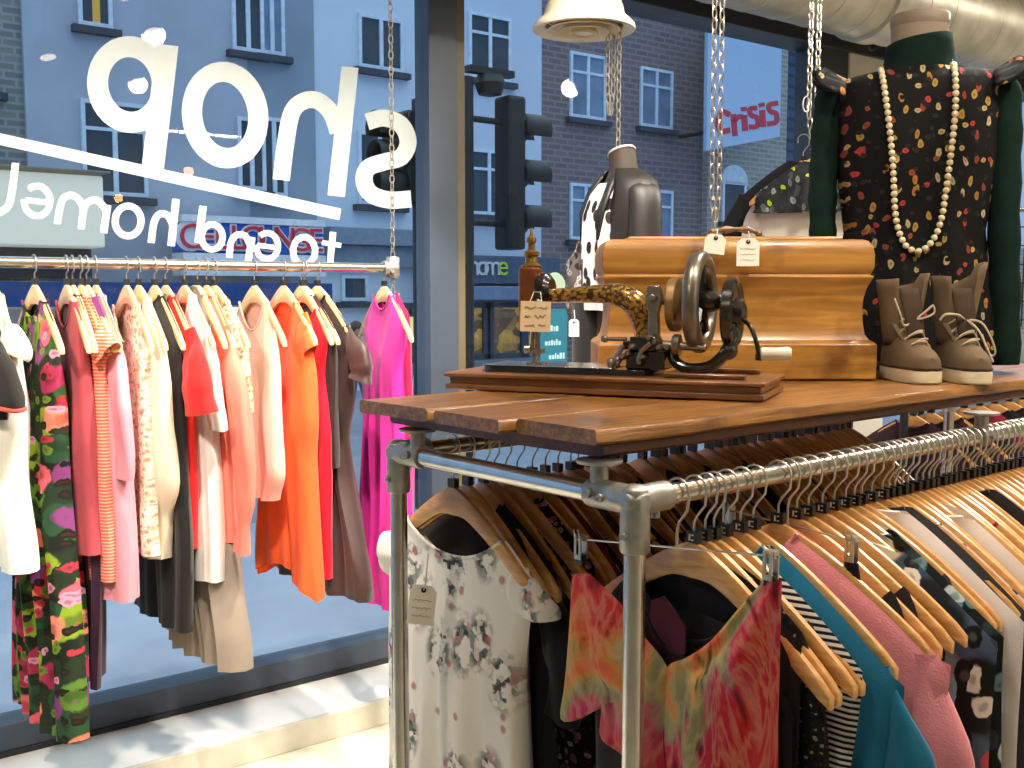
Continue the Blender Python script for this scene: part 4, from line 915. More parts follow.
# red feather print dress : two gathered halter panels meeting in a deep v
def feather_mat():
    m, nt, b = newmat('print_feather'); tc = coords(nt, (1, .6, .8))
    n1 = N(nt, 'ShaderNodeTexNoise'); n1.inputs['Scale'].default_value = 6.5; n1.inputs['Detail'].default_value = 3; n1.inputs['Distortion'].default_value = 1.6; nt.links.new(tc, n1.inputs[0])
    sx = N(nt, 'ShaderNodeSeparateXYZ'); t2 = N(nt, 'ShaderNodeTexCoord'); nt.links.new(t2.outputs['Object'], sx.inputs[0])
    # position along the garment blends the colour bands
    mm = N(nt, 'ShaderNodeMath', operation='MULTIPLY_ADD'); mm.inputs[1].default_value = -2.2; mm.inputs[2].default_value = -.33; nt.links.new(sx.outputs[2], mm.inputs[0])
    ad = N(nt, 'ShaderNodeMath', operation='ADD'); mu = N(nt, 'ShaderNodeMath', operation='MULTIPLY_ADD'); mu.inputs[1].default_value = .9; mu.inputs[2].default_value = -.38
    nt.links.new(n1.outputs[0], mu.inputs[0]); nt.links.new(mu.outputs[0], ad.inputs[0]); nt.links.new(mm.outputs[0], ad.inputs[1])
    mr = N(nt, 'ShaderNodeMapRange'); mr.inputs[1].default_value = .07; mr.inputs[2].default_value = .16; mr.inputs[4].default_value = .55; nt.links.new(sx.outputs[0], mr.inputs[0])
    a3 = N(nt, 'ShaderNodeMath', operation='ADD'); nt.links.new(ad.outputs[0], a3.inputs[0]); nt.links.new(mr.outputs[0], a3.inputs[1]); ad = a3
    c = ramp(nt, ad.outputs[0], [(0, 'c81f22'), (.14, 'd8352a'), (.24, 'e0633a'), (.32, 'd88a3a'), (.40, 'a89a5a'), (.48, '8a8a62'), (.56, 'c02a5a'), (.66, 'c81f38'), (.74, 'c02a40'), (.82, 'c8201c')])
    v = N(nt, 'ShaderNodeTexNoise'); v.inputs['Scale'].default_value = 5; v.inputs['Detail'].default_value = 4; v.inputs['Distortion'].default_value = 3.5
    nt.links.new(coords(nt, (1.6, 1, .7), (0, .6, 0)), v.inputs[0])
    c = mix(nt, ramp(nt, v.outputs[0], [(.42, 0.0), (.5, .28), (.58, 0.0)]), c, 'e9c9a0')
    c = mix(nt, ramp(nt, v.outputs[0], [(.60, 0.0), (.66, .8)]), c, '3a1216')
    nt.links.new(c, b.inputs['Base Color']); b.inputs['Roughness'].default_value = .6; b.inputs['Specular IOR Level'].default_value = .3
    return m
FM = feather_mat()
def feather_dress():
    t = thing('dress', 'red, orange and magenta feather print halter dress held up by two chrome clips', 'dress', fr(.095), RGZ)
    def Q(pts): return [rk(a, b, .095) for a, b in pts]
    P1 = (Q([(573, 574), (569, 640), (565, 690), (562, 720), (586, 717), (602, 704), (601, 736), (622, 752), (640, 775), (646, 850)]), Q([(590, 573), (606, 588), (624, 606), (645, 636), (668, 667), (667, 700), (664, 740), (667, 775), (668, 800), (668, 850)]))
    P2 = (Q([(764, 581), (742, 605), (712, 640), (688, 657), (668, 667), (666, 700), (665, 740), (668, 790), (668, 850)]), Q([(783, 580), (782, 610), (781, 650), (780, 690), (779, 720), (779, 750), (779, 780), (780, 810), (780, 850)]))
    for ii, (A, B) in enumerate((P1, P2)):
        mb = MB(); n = 22; m = 34; A = smooth2(A, 6); B = smooth2(B, 6)
        def samp(P, q): i = min(int(q*(len(P)-1)), len(P)-2); f = q*(len(P)-1)-i; return (P[i][0]*(1-f)+P[i+1][0]*f, P[i][1]*(1-f)+P[i+1][1]*f)
        for yo in (-.004, .004):
            vs = []
            for j in range(m+1):
                a = samp(A, j/m); b = samp(B, j/m)
                for i in range(n+1):
                    q = i/n; x = a[0]*(1-q)+b[0]*q; z = a[1]*(1-q)+b[1]*q; e = sin(pi*q)**.6
                    y = yo*e - (.010+.012*e)*e*(1+sin(q*9+j*.10+ii*2)) *sm(0, .3, j/m)*.6 - .005*e*sin(q*21+j*.05)*sm(0, .4, j/m)
                    vs.append((x, y-.002, z))
            mb.add(vs, [(j*(n+1)+i, j*(n+1)+i+1, (j+1)*(n+1)+i+1, (j+1)*(n+1)+i) for j in range(m) for i in range(n)])
        mb.build('bodice_panel', FM, t, 0, 60)
feather_dress()
garment('top', 'black round necked lining seen inside the v of the feather print dress', 'top', fr(.119), RGZ, cloth('blk7', '141112'), None, None, L=.8, hw=.20, prof=[(0, .20), (.4, .20), (1, .22)], nd=.10, neck=.08, th=.006, amp=.003, seed=61, lift=-.08)
pts = [rk(a, b, .108) for a, b in ((652, 600), (664, 596), (676, 612), (686, 628), (686, 652), (672, 672), (660, 655), (650, 630))]
o = MB().prism(pts, lambda a, b, q: (a, q, b), .004).build('camisole', cloth('maroon', '521228'), None, 0, 0); place(o, fr(.106), RGZ); tag(o, 'maroon satin corner showing inside the v of the feather print dress', 'camisole')

# ------------------------------------------------------------------ sewing machine on its wooden base
BL = Vector((-.14, 2.2, 0)); BR = Vector((.467, 1.94, 0)); e1 = (BR-BL).normalized(); BW = (BR-BL).length; MROT = atan2(e1.y, e1.x)
M_BASE = wood('machine_base_wood', '5a3418', '8c5a2c', (3, 16, 16), .35, .4, 3, .1)
M_JAP = plain('japanned_black', '14110f', .18, 0, .1, 8, 0, 60, .6, .5)
M_BRASS = plain('aged_brass', '8a6a3a', .3, .85, .2, 30)
M_NICKEL = plain('worn_nickel', '9a9184', .25, .9, .12, 40)
def gold_mat():
    m, nt, b = newmat('gilded_black'); tc = N(nt, 'ShaderNodeTexCoord'); sx = N(nt, 'ShaderNodeSeparateXYZ'); nt.links.new(tc.outputs['Object'], sx.inputs[0])
    v = N(nt, 'ShaderNodeTexVoronoi'); v.inputs['Scale'].default_value = 130; nt.links.new(tc.outputs['Object'], v.inputs[0])
    f = ramp(nt, v.outputs['Distance'], [(.50, 1.0), (.62, 0.0)])
    c = mix(nt, f, '4e3412', 'a9803a'); nt.links.new(c, b.inputs['Base Color']); b.inputs['Roughness'].default_value = .25; b.inputs['Metallic'].default_value = .6
    b.inputs['Coat Weight'].default_value = .6
    return m
M_GOLD2 = gold_mat()
t = thing('sewing_machine', 'antique black and gold hand crank sewing machine on a wooden plinth', 'sewing machine', (BL.x, BL.y, ZT+.0015), MROT)
# plinth: moulding profile
def rectring(x0, x1, y0, y1, z, o): return [(x0-o, y0-o, z), (x1+o, y0-o, z), (x1+o, y1+o, z), (x0-o, y1+o, z)]
BD = .235
mb = MB(); mb.loft([rectring(0, BW, 0, BD, z, o) for z, o in ((0, -.004), (.002, 0), (.012, 0), (.014, -.008), (.026, -.006), (.028, .003), (.034, .003), (.0365, -.001))])
mb.build('plinth', M_BASE, t, .001, 30)
MB().bb(.46, .50, .03, BD-.03, .0367, .046).bb(.50, .62, .03, .05, .0367, .046).bb(.50, .62, BD-.05, BD-.03, .0367, .046).build('plinth_trim', M_BASE, t, .002)
zb = .037
# bed
def rrect(x0, x1, y0, y1, r, n=6):
    out = []
    for cx, cy, a0 in ((x1-r, y1-r, 0), (x0+r, y1-r, 90), (x0+r, y0+r, 180), (x1-r, y0+r, 270)):
        out += [(cx+r*cos(radians(a0+90*i/n)), cy+r*sin(radians(a0+90*i/n))) for i in range(n+1)]
    return out
bedp = rrect(.055, .43, .04, .19, .035)
mb = MB(); rings = []
for z, k in ((zb, 1), (zb+.008, 1), (zb+.012, .985)): rings.append([(.2425+(x-.2425)*k, .115+(y-.115)*k, z) for x, y in bedp])
mb.loft(rings); mb.build('bed', M_JAP, t, 0, 30)
MB().bb(.062, .35, .048, .182, zb+.0122, zb+.0145).build('slide_plate', plain('bright_plate', 'd8d4cc', .18, .95, .1, 20), t, .001)
yc = .115
# arm: from the head, along, down into the pillar
path = [(.172, yc, zb+.157), (.21, yc, zb+.159), (.26, yc, zb+.161), (.31, yc, zb+.163), (.345, yc, zb+.160), (.372, yc, zb+.148), (.390, yc, zb+.122), (.398, yc, zb+.09), (.402, yc, zb+.055), (.405, yc, zb+.012)]
rad = [.018, .0185, .020, .024, .029, .032, .030, .026, .028, .04]
pth = smooth2([p+(r,) for p, r in zip(path, rad)], 5)
MB().tube([p[:3] for p in pth], [p[3] for p in pth], 22, False, (1, .85), True, (0, 1, 0)).build('arm', M_GOLD2, t)
# head
mb = MB(); mb.loft([[(x, y, z) for x, y in rrect(.124, .168, yc-.021, yc+.021, .01)] for z in (zb+.085, zb+.218)]); mb.build('face_plate', plain('face_copper', '7c4726', .3, .55, .2, 20), t, .002, 30)
mb = MB(); mb.lathe([(.03, 0), (.036, .006), (.036, .020), (.024, .030)], (.166, yc, zb+.172), 20, (1, 0, 0)).lathe([(.014, 0), (.018, .004), (.018, .014), (.01, .02)], (.175, yc-.022, zb+.135), 16, (0, -1, 0)).lathe([(.01, 0), (.012, .012), (0, .016)], (.182, yc-.022, zb+.168), 14, (0, -1, 0)).build('tension_disc', M_JAP, t)
MB().lathe([(.020, .198), (.022, .203), (.014, .209), (.012, .222), (.017, .226), (.017, .232), (.008, .237), (.007, .25), (.011, .254), (.010, .262), (.004, .268), (.003, .28), (0, .284)], (.148, yc, zb+.019), 18).build('finial', M_BRASS, t)
MB().tube([(.15, yc, zb+.09), (.15, yc, zb+.03)], .0045, 10).tube([(.162, yc, zb+.1), (.162, yc, zb+.028)], .0055, 10).bb(.142, .175, yc-.008, yc+.012, zb+.036, zb+.046).lathe([(0, 0), (.010, 0), (.010, .012), (0, .014)], (.145, yc, zb+.045), 12, (-1, -.4, 0)).bb(.145, .18, yc-.02, yc+.01, zb+.0146, zb+.018).tube([(.162, yc, zb+.03), (.162, yc-.015, zb+.02)], .004, 8).build('needle_bar', M_NICKEL, t)
MB().tube([(.262, yc, zb+.172), (.262, yc, zb+.235)], .0018, 8).build('spool_pin', M_NICKEL, t)
# gear bracket between the arm and the wheel
mb = MB(); pol = [(-.012, .055), (.012, .055), (.018, .03), (.010, 0), (.012, -.045), (.026, -.07), (-.026, -.07), (-.012, -.045), (-.010, 0), (-.018, .03)]
mb.prism([(x+.428, z+zb+.125) for x, z in pol], lambda a, b, q: (a, yc-.045+q, b), .016); mb.lathe([(0, 0), (.008, 0), (.008, .008), (0, .010)], (.428, yc-.045, zb+.155), 14, (0, -1, 0)); mb.build('bracket', M_NICKEL, t, .002)
MB().lathe([(0, 0), (.052, 0), (.055, .003), (.055, .018), (.05, .022), (.02, .024), (0, .024)], (.452, yc, zb+.142), 36, (1, 0, 0)).build('gear_cover', plain('brass_dull', '9a7c50', .35, .7, .1), t)
# hand wheel: rim with spokes
cw = Vector((.512, yc, zb+.147))
ring = [(cw.x, cw.y+.086*cos(a), cw.z+.086*sin(a)) for a in [2*pi*i/44 for i in range(44)]]
MB().tube(ring, .017, 14, True, (1.0, 1.0)).build('hand_wheel', plain('wheel_worn_steel', '7f776a', .3, .75, .25, 20), t)
mb = MB()
for k_ in range(5):
    a = 2*pi*k_/5+.3; mb.tube([(cw.x, cw.y, cw.z), (cw.x+.004, cw.y+.05*cos(a), cw.z+.05*sin(a)), (cw.x, cw.y+.085*cos(a), cw.z+.085*sin(a))], [.011, .007, .009], 8)
mb.lathe([(0, -.03), (.02, -.03), (.022, 0), (.02, .03), (.012, .045), (0, .045)], tuple(cw), 20, (1, 0, 0)); mb.build('spokes', M_JAP, t)
MB().tube([(.40, yc, cw.z), (.60, yc, cw.z)], .0065, 12).build('shaft', M_NICKEL, t)
# black crank gear and curved casting
MB().lathe([(0, 0), (.066, 0), (.07, .004), (.07, .020), (.062, .024), (.055, .018), (.03, .018), (.026, .034), (.012, .04), (0, .04)], (.566, yc-.005, zb+.125), 36, (1, 0, 0)).build('crank_gear', M_JAP, t)
MB().tube(smooth2([(.58, yc-.02, zb+.10), (.585, yc-.03, zb+.07), (.57, yc-.04, zb+.045), (.545, yc-.045, zb+.022), (.505, yc-.045, zb+.016), (.475, yc-.04, zb+.028), (.462, yc-.03, zb+.05)], 5), .0115, 12, False, (1, 1.3)).ball((.578, yc-.035, zb+.052), .018).build('crank_casting', M_JAP, t)
MB().tube([(.45, yc-.045, zb+.062), (.535, yc-.045, zb+.058)], .008, 12).lathe([(0, 0), (.02, 0), (.022, .003), (.022, .014), (0, .016)], (.47, yc-.045, zb+.062), 20, (1, 0, 0)).build('crank_axle', M_NICKEL, t)
MB().tube(smooth2([(.60, yc-.02, zb+.115), (.618, yc-.03, zb+.10), (.632, yc-.04, zb+.07), (.638, yc-.045, zb+.045)], 5), .0045, 8).lathe([(0, 0), (.007, .0), (.007, .012), (0, .012)], (.638, yc-.045, zb+.036), 12).build('crank_arm', M_JAP, t)
cd = Vector((.94, .34, .0)); MB().lathe([(.0, 0), (.011, .001), (.0135, .006), (.0125, .03), (.0145, .052), (.012, .058), (0, .060)], (.64, yc-.045, zb+.048), 20, tuple(cd)).build('crank_knob', plain('bone_white', 'd2c8ae', .35, 0, .05), t)
# lower works
mb = MB(); mb.bb(.375, .455, yc-.055, yc+.045, zb+.012, zb+.05); mb.bb(.385, .44, yc-.062, yc-.04, zb+.05, zb+.078); mb.bb(.36, .45, yc-.03, yc+.03, zb+.05, zb+.068)
mb.build('mechanism_block', M_JAP, t, .003, 30)
rnd = random.Random(3); mb = MB()
for k_ in range(9):
    x = .372+.011*k_; zz = zb+.026+.05*rnd.random(); mb.lathe([(0, 0), (.007, 0), (.007, .012), (.0035, .018), (0, .018)], (x, yc-.056, zz), 12, (rnd.uniform(-.3, .3), -1, 0))
mb.tube([(.335, yc-.05, zb+.072), (.375, yc-.05, zb+.072)], .0045, 8).lathe([(0, 0), (.006, 0), (.008, .006), (.006, .012), (0, .013)], (.335, yc-.05, zb+.072), 12, (-1, 0, 0))
mb.tube([(.36, yc-.055, zb+.015), (.355, yc-.06, zb+.03), (.37, yc-.06, zb+.06)], .006, 8).ball((.345, yc-.055, zb+.024), .011).ball((.36, yc-.06, zb+.03), .009).tube([(.405, yc-.066, zb+.03), (.412, yc-.07, zb+.05), (.43, yc-.066, zb+.066)], .006, 8)
mb.build('screws', M_NICKEL, t)
# price card tied to the head
pcd = at(535.5, 316.5, 2.15)
tt = thing('price_card', 'small square cream card with handwriting tied to the sewing machine head', 'price card', pcd, radians(-2)); tt.rotation_euler = (0, radians(1.5), radians(0))
w_ = .031
MB().bb(-w_, w_, 0, .001, -.031, .031).build('card', plain('card_cream', 'd9bd96', .8, 0, .04), tt)
mb = MB(); rnd = random.Random(12)
def scrawl(mb, x0, x1, z, y, hgt, rnd, r=.0006):
    pts = []; x = x0
    while x < x1: pts.append((x, y, z+rnd.uniform(-1, 1)*hgt)); x += hgt*.9
    if len(pts) > 2: mb.tube(smooth2(pts, 3), r, 5)
for zz, runs in ((.018, ((-.022, .002), (.006, .024))), (.0, ((-.022, -.008), (-.002, .022))), (-.018, ((-.022, .0), (.006, .022)))):
    for a, b in runs: scrawl(mb, a, b, zz, -.0006, .0032, rnd)
mb.build('handwriting', INK, tt)
MB().tube([(-.012, 0, .031), (-.004, .03, .05), (.01, .035, .05), (.012, 0, .031)], .0008, 5).build('string', plain('string', 'd8cdb4', .9), tt)

# ------------------------------------------------------------------ wooden machine case
M_CASE = wood('case_walnut', '85581f', 'bf8a3e', (1.4, 16, 16), .36, .25, 3.4, .12, '5a3010')
cl = at(598, 380, 2.44); cr = at(876, 380, 2.44); CW = .645; CXc = (cl.x+cr.x)/2
ZTT = ZT+.0015
t = thing('sewing_machine_case', 'honey brown moulded wooden case with a top handle behind the sewing machine', 'case', (CXc, 2.44, ZTT), 0)
k = 2.44/F; hwc = CW/2; CD = .23
prof = [(0, 0), (.003, .002), (.082, .002), (.088, -.004), (.092, -.012), (.105, -.020), (.13, -.024), (.16, -.026), (.19, -.024), (.215, -.018), (.232, -.010), (.24, -.006), (.243, -.015), (.25, -.010), (.262, -.006), (.29, -.006), (.31, -.010), (.322, -.018), (.326, -.03)]
mb = MB(); mb.loft([rectring(-hwc, hwc, 0, CD, z, o) for z, o in prof]); mb.build('body', M_CASE, t, .003, 25)
mb = MB(); mb.loft([rectring(-hwc+.07, hwc-.07, .05, CD-.05, .326+z, o) for z, o in ((0, 0), (.004, 0), (.008, -.006), (.009, -.02))]); mb.build('lid_panel', M_CASE, t, .001, 25)
hx0 = -.0+(.0)
mb = MB(); pts = smooth2([(-.055, .1, .333), (-.05, .1, .345), (-.02, .1, .352), (.03, .1, .353), (.065, .1, .345), (.07, .1, .333)], 5)
mb.tube([(p[0], p[1], p[2]) for p in pts], [.007+.0025*sin(i*1.3) for i in range(len(pts))], 12); mb.build('handle', wood('handle_wood', '4a3018', '8a6a3a', (6, 20, 20), .4, .3, 5), t)
MB().lathe([(0, 0), (.011, 0), (.011, .004), (0, .005)], (-.055, .1, .334), 14).lathe([(0, 0), (.011, 0), (.011, .004), (0, .005)], (.07, .1, .334), 14).build('handle_mount', M_BRASS, t)
def price_tag(label, px, py, w, h, y, tie_to, name='price_tag', writing=True, rz=0, tilt=0):
    p = at(px, py, y); t = thing(name, label, 'price tag', p, rz); t.rotation_euler = (0, tilt, rz)
    ch = w*.22
    MB().prism([(-w/2, -h/2), (w/2, -h/2), (w/2, h/2-ch), (w/2-ch, h/2), (-w/2+ch, h/2), (-w/2, h/2-ch)], lambda a, b, q: (a, q, b), .001).build('card', PAPER, t, 0, 0)
    MB().lathe([(.0022, 0), (.005, 0), (.005, .0008), (.0022, .0008)], (0, -.0005, h/2-.009), 14, (0, -1, 0)).build('eyelet', BLACKP, t)
    d = Vector(tie_to)
    MB().tube([(0, -.001, h/2-.009), (.002, -.002, h/2+.006), (0, 0, h/2+d.z)], .0012, 6).build('string', plain('string_white', 'e8e2d2', .9), t)
    if writing:
        mb = MB(); rnd = random.Random(int(px))
        for i in range(3): scrawl(mb, -w*.35, w*.35, h*.12-i*h*.2, -.0006, .002, rnd, .0004)
        mb.build('handwriting', plain('pencil', '9a9484', .9), t)
    return t
later()
price_tag('plain white price tag hanging from the case handle, left one', 715, 244, .048, .045, 2.425, (0, 0, .012), writing=False, tilt=.12)
price_tag('cream price tag with faint writing on the case front, right one', 748, 252, .052, .064, 2.42, (0, 0, .015))

# ------------------------------------------------------------------ ankle boots (toe towards local -y)
M_SUEDE = plain('suede_taupe', '6a5842', .95, 0, .15, 14, .5, 300, .2)
M_SUEDED = plain('suede_dark', '3e3023', .95, 0, .15, 14, .5, 300, .2)
M_SOLE = plain('crepe_sole', 'cfc0a0', .7, 0, .05, 30, .2, 120)
M_LACE = plain('lace_beige', 'b7a68c', .85, 0, .1)
def boot(label, px, Y, rz, seed, flop):
    p = at(px, 380, Y); rnd = random.Random(seed)
    t = thing('ankle_boot', label, 'boot', (p.x, p.y, ZTT), rz, 'pair of suede boots on the plank top'); t.scale = (.77, .9, 1.08)
    def foot(q):     # outline half-width and centre along the foot, q 0 heel..1 toe
        L = .27; w = .040+.015*sin(pi*min(1, q*1.05))**.8*(.4+q) ; w *= sqrt(max(0, 1-max(0, (q-.86)/.14)**2)) if q > .86 else (sqrt(max(0, 1-max(0, (.1-q)/.1)**2)) if q < .1 else 1)
        return w
    def outline(k=1.0, z=0, n=18):
        pts = []
        for i in range(n+1): q = i/n; q = .5-.5*cos(pi*q); pts.append((foot(q)*k, .11-.25*q*1.0))
        return [(x, y) for x, y in pts]+[(-x, y) for x, y in pts[::-1][1:-1]]
    oz = outline()
    mb = MB(); mb.loft([[(x*k_, .0-.015+(y+.015)*k_, z) for x, y in oz] for z, k_ in ((0, .97), (.003, 1), (.024, 1.0), (.028, .97))]); mb.build('sole', M_SOLE, t, 0, 40)
    # vamp: lofted cross-sections from the heel to the toe
    rings = []
    for i in range(19):
        q = .02+.965*i/18; y = .11-.25*q; w = foot(q)*.96
        h = .085 if q < .45 else .085-.035*sm(.45, .8, q)-.022*sm(.78, 1, q)
        ring = []
        for k_ in range(17):
            a = pi*k_/16; ring.append((w*cos(a)*(1-.25*sin(a)**3) if q < .55 else w*cos(a), y, .026+h*sin(a)**.75))
        rings.append(ring)
    mb = MB().loft(rings, True, False); mb.build('vamp', M_SUEDE, t, 0, 60)
    # welt stitch line
    MB().tube([(x*.985, -.015+(y+.015)*.985, .030) for x, y in oz], .0028, 6, True).build('welt', M_SUEDED, t)
    # open shaft: flap collar
    rings = []
    for j in range(9):
        q = j/8; z = .075+.145*q; ring = []
        for k_ in range(25):
            a = radians(-62+304*k_/24)            # gap towards the toe (-y)
            side = cos(a); rx = .046+.024*q*flop[0 if side > 0 else 1]; ry = .052+.01*q
            zz = z + (.03*q*abs(side)*flop[2 if side > 0 else 3]) - .02*q*(1 if sin(a) > .6 else 0)
            ring.append((rx*cos(a)+.004*sin(a*5+seed)*q, .05+ry*sin(a)-.012*q*(abs(side)), zz))
        rings.append(ring)
    mb = MB().loft(rings, False, False); o = mb.build('shaft', M_SUEDE, t, 0, 70); s_ = o.modifiers.new('solid', 'SOLIDIFY'); s_.thickness = .004
    # tongue
    rings = []
    for j in range(10):
        q = j/9; z = .072+.125*q; y = -.045+.055*q - .01*sin(q*3)
        rings.append([(x*(1+.25*q), y-.008*(1-(x/.03)**2), z) for x in [-.026+.0065*i for i in range(9)]])
    o = MB().loft(rings, False, False).build('tongue', M_SUEDED, t, 0, 70); s_ = o.modifiers.new('solid', 'SOLIDIFY'); s_.thickness = .004
    # eyelet stays
    for sgn in (-1, 1):
        vs = [[(sgn*(.017+.02*q+.012*r_), -.062+.075*q+.003*(1-r_), .066+.055*q+.006*(1-r_)) for r_ in (0, .5, 1)] for q in [i/6 for i in range(7)]]
        o = MB().loft(vs, False, False).build('eyelet_stay', M_SUEDE, t, 0, 70); s_ = o.modifiers.new('solid', 'SOLIDIFY'); s_.thickness = .005
    mb = MB()
    for r_ in range(4):
        q = r_/3.2; y = -.068+.07*q; z = .078+.052*q
        mb.tube(smooth2([(-.028-.008*q, y+.01, z-.006), (-.012, y-.006, z+.006), (.012, y-.007, z+.007+.003*rnd.random()), (.028+.008*q, y+.008, z-.004)], 4), .0026, 6)
        if r_ < 3: mb.tube(smooth2([(-.026, y, z), (0, y-.008, z+.012), (.03, y+.014, z+.012)], 4), .0024, 6)
    # bow loops and loose ends
    if seed == 1:
        mb.tube(smooth2([(0, -.03, .128), (.03, -.045, .150), (.045, -.05, .160), (.05, -.05, .146), (.03, -.045, .136), (0, -.032, .13)], 5), .0026, 6)
        mb.tube(smooth2([(0, -.03, .128), (-.035, -.04, .118), (-.05, -.045, .14), (-.062, -.03, .175)], 5), .0026, 6)
    else:
        mb.tube(smooth2([(0, -.03, .128), (-.03, -.05, .140), (-.07, -.055, .142), (-.085, -.05, .130)], 5), .0028, 6)
        mb.tube(smooth2([(0, -.032, .13), (.018, -.07, .11), (.035, -.09, .075), (.05, -.10, .045)], 5), .003, 6)
        mb.tube(smooth2([(0, -.03, .13), (.035, -.05, .125), (.06, -.06, .095), (.075, -.06, .065), (.068, -.055, .055), (.055, -.05, .07), (.04, -.05, .10)], 5), .0026, 6)
    mb.build('laces', M_LACE, t)
    return t
boot('taupe suede ankle boot beside the wooden case, its laces tied in a small bow', 907, 2.44, radians(4), 1, (1.3, 1.6, .3, -.2))
boot('taupe suede ankle boot on the right, a pale lace end trailing over its toe', 959, 2.43, radians(-2), 2, (1.6, 1.2, 1.1, .1))

# ------------------------------------------------------------------ mannequin in dress and turtleneck
MY = 2.78; mp = at(908, 384, MY); MR = radians(-19)
def loftz(rows, n=40, fn=None):
    rings = []
    for (z, rx, ry, cx, cy) in rows:
        ring = []
        for k_ in range(n):
            a = 2*pi*k_/n; x = rx*(abs(cos(a))**.9)*(1 if cos(a) > 0 else -1); y = ry*sin(a); 
            if fn: dx, dy, dz = fn(a, z); x += dx; y += dy
            else: dz = 0
            ring.append((cx+x, cy+y, z+dz))
        rings.append(ring)
    return rings
t = thing('mannequin_torso', 'fabric covered shop mannequin torso with a flat wooden neck cap', 'mannequin', (mp.x, mp.y, ZTT), MR)
H = lambda py: at(918, py, MY).z-ZTT      # picture row to height over the top
zn = H(15)
MB().loft([[(c[0], c[1], z) for c in [(.0+r_*cos(2*pi*i/32), r_*.85*sin(2*pi*i/32)) for i in range(32)]] for z, r_ in ((H(46), .068), (H(36), .069), (H(27), .071))]).build('neck', plain('mannequin_linen', '9a8a78', .8), t)
MB().lathe([(.0, 0), (.071, 0), (.073, .003), (.073, .026), (.070, .031), (0, .032)], (0, 0, H(27)), 36, None, 1, .85).build('neck_cap', plain('cap_wood', '8c7e6e', .45, 0, .08), t)
MB().loft(loftz([(.012, .12, .09, 0, 0), (.2, .165, .10, 0, 0), (.33, .15, .095, 0, 0), (.5, .175, .11, 0, 0), (H(90), .17, .09, 0, 0), (H(74), .10, .06, 0, 0), (H(50), .068, .058, 0, 0)])).build('torso', plain('mannequin_linen', '9a8a78', .8), t)
MB().lathe([(.0, 0), (.10, 0), (.10, .008), (.02, .012)], (0, 0, 0), 28).build('base', M_FRAMED, t)
M_KNIT = plain('knit_darkgreen', '10241e', .95, 0, .15, 30, .5, 220, .15)
BIRD = print_mat('print_birds', '0b0c0d', [(20, .21, ['a8863e', '8a3a34', 'b8a47a', '0b0c0d', 'a87432', '0b0c0d'], (1.5, .85)), (19, .14, ['a83a36', '0b0c0d', '8a4a30', 'b09a60', '0b0c0d'], (1, 1)), (26, .16, ['1e2424', '2a2a27', '0b0c0d', '1c2222'], (1, 1))], .85, None, .022)
t = thing('sweater', 'dark green turtleneck sweater worn under the bird print dress', 'sweater', (mp.x, mp.y, ZTT), MR)
rows = [(H(100), .185, .105, 0, 0), (H(84), .17, .092, 0, 0), (H(76), .12, .076, 0, 0), (H(70), .096, .072, 0, 0), (H(62), .088, .070, 0, 0), (H(50), .083, .070, 0, 0), (H(41), .080, .069, 0, 0), (H(40), .076, .065, 0, 0), (H(50), .073, .062, 0, 0)]
MB().loft(loftz(rows, 48, lambda a, z: (0, 0, .012*cos(a)*(1 if z > H(66) else 0))), False).build('turtleneck', M_KNIT, t, 0, 70)
for sgn, pts in ((-1, [(-.185, 0, H(82)), (-.216, -.0, H(98)), (-.226, .005, H(150)), (-.23, -.01, H(190)), (-.226, -.02, H(236))]), (1, [(.18, 0, H(84)), (.205, .0, H(104)), (.212, .0, H(160)), (.216, -.01, H(230)), (.225, -.02, H(300)), (.23, -.035, H(362))])):
    pp_ = smooth2(pts, 5); rs = [.055-.012*i/(len(pp_)-1)+.003*sin(i*1.7) for i in range(len(pp_))]; rs[0] = .045
    MB().tube(pp_, rs, 18, False, (1, .8), True, (0, 1, 0)).build('sleeve', M_KNIT, t, 0, 70)
t = thing('dress', 'sleeveless black dress printed with small birds and ruffled shoulders on the mannequin', 'dress', (mp.x, mp.y, ZTT), MR)
def fold(a, z):
    k_ = 1-sm(.15, .62, z); return (.006*sin(7*a+z*6)*(.3+k_), .014*sin(9*a+z*5)*k_ + .004*sin(5*a+z*14), 0)
rows = [(.028, .225, .125, .01, 0), (.10, .215, .122, .008, 0), (.2, .198, .118, .004, 0), (.3, .178, .112, 0, 0), (.38, .170, .110, 0, 0), (.46, .182, .118, 0, 0), (.56, .195, .128, 0, 0), (.66, .198, .125, 0, 0), (.73, .205, .115, 0, 0), (.775, .212, .10, 0, 0), (.793, .205, .088, 0, 0), (.803, .17, .08, 0, 0), (.810, .125, .078, 0, 0), (.814, .10, .076, 0, 0)]
sc_ = (H(72)-.0)/.812
rows = [(z*sc_, a*1.0, b, c, d) for z, a, b, c, d in rows]
MB().loft(loftz(rows, 64, fold), False).build('dress_body', BIRD, t, 0, 80)
for sgn in (-1, 1):       # ruffle caps
    rings = []
    for j in range(5):
        q = j/4; ring = []
        for i in range(25):
            u_ = i/24; a = -1.25+2.5*u_; wob = .010*sin(i*1.9)*q
            ring.append((sgn*(.175+.072*q+.016*sin(i*2.1)*q), .105*sin(a)*1.0, H(76)-.05*(1-cos(a))*1.6+.022*q+wob*1.6))
        rings.append(ring)
    o = MB().loft(rings, False, False).build('shoulder_ruffle', BIRD, t, 0, 80); s_ = o.modifiers.new('solid', 'SOLIDIFY'); s_.thickness = .003
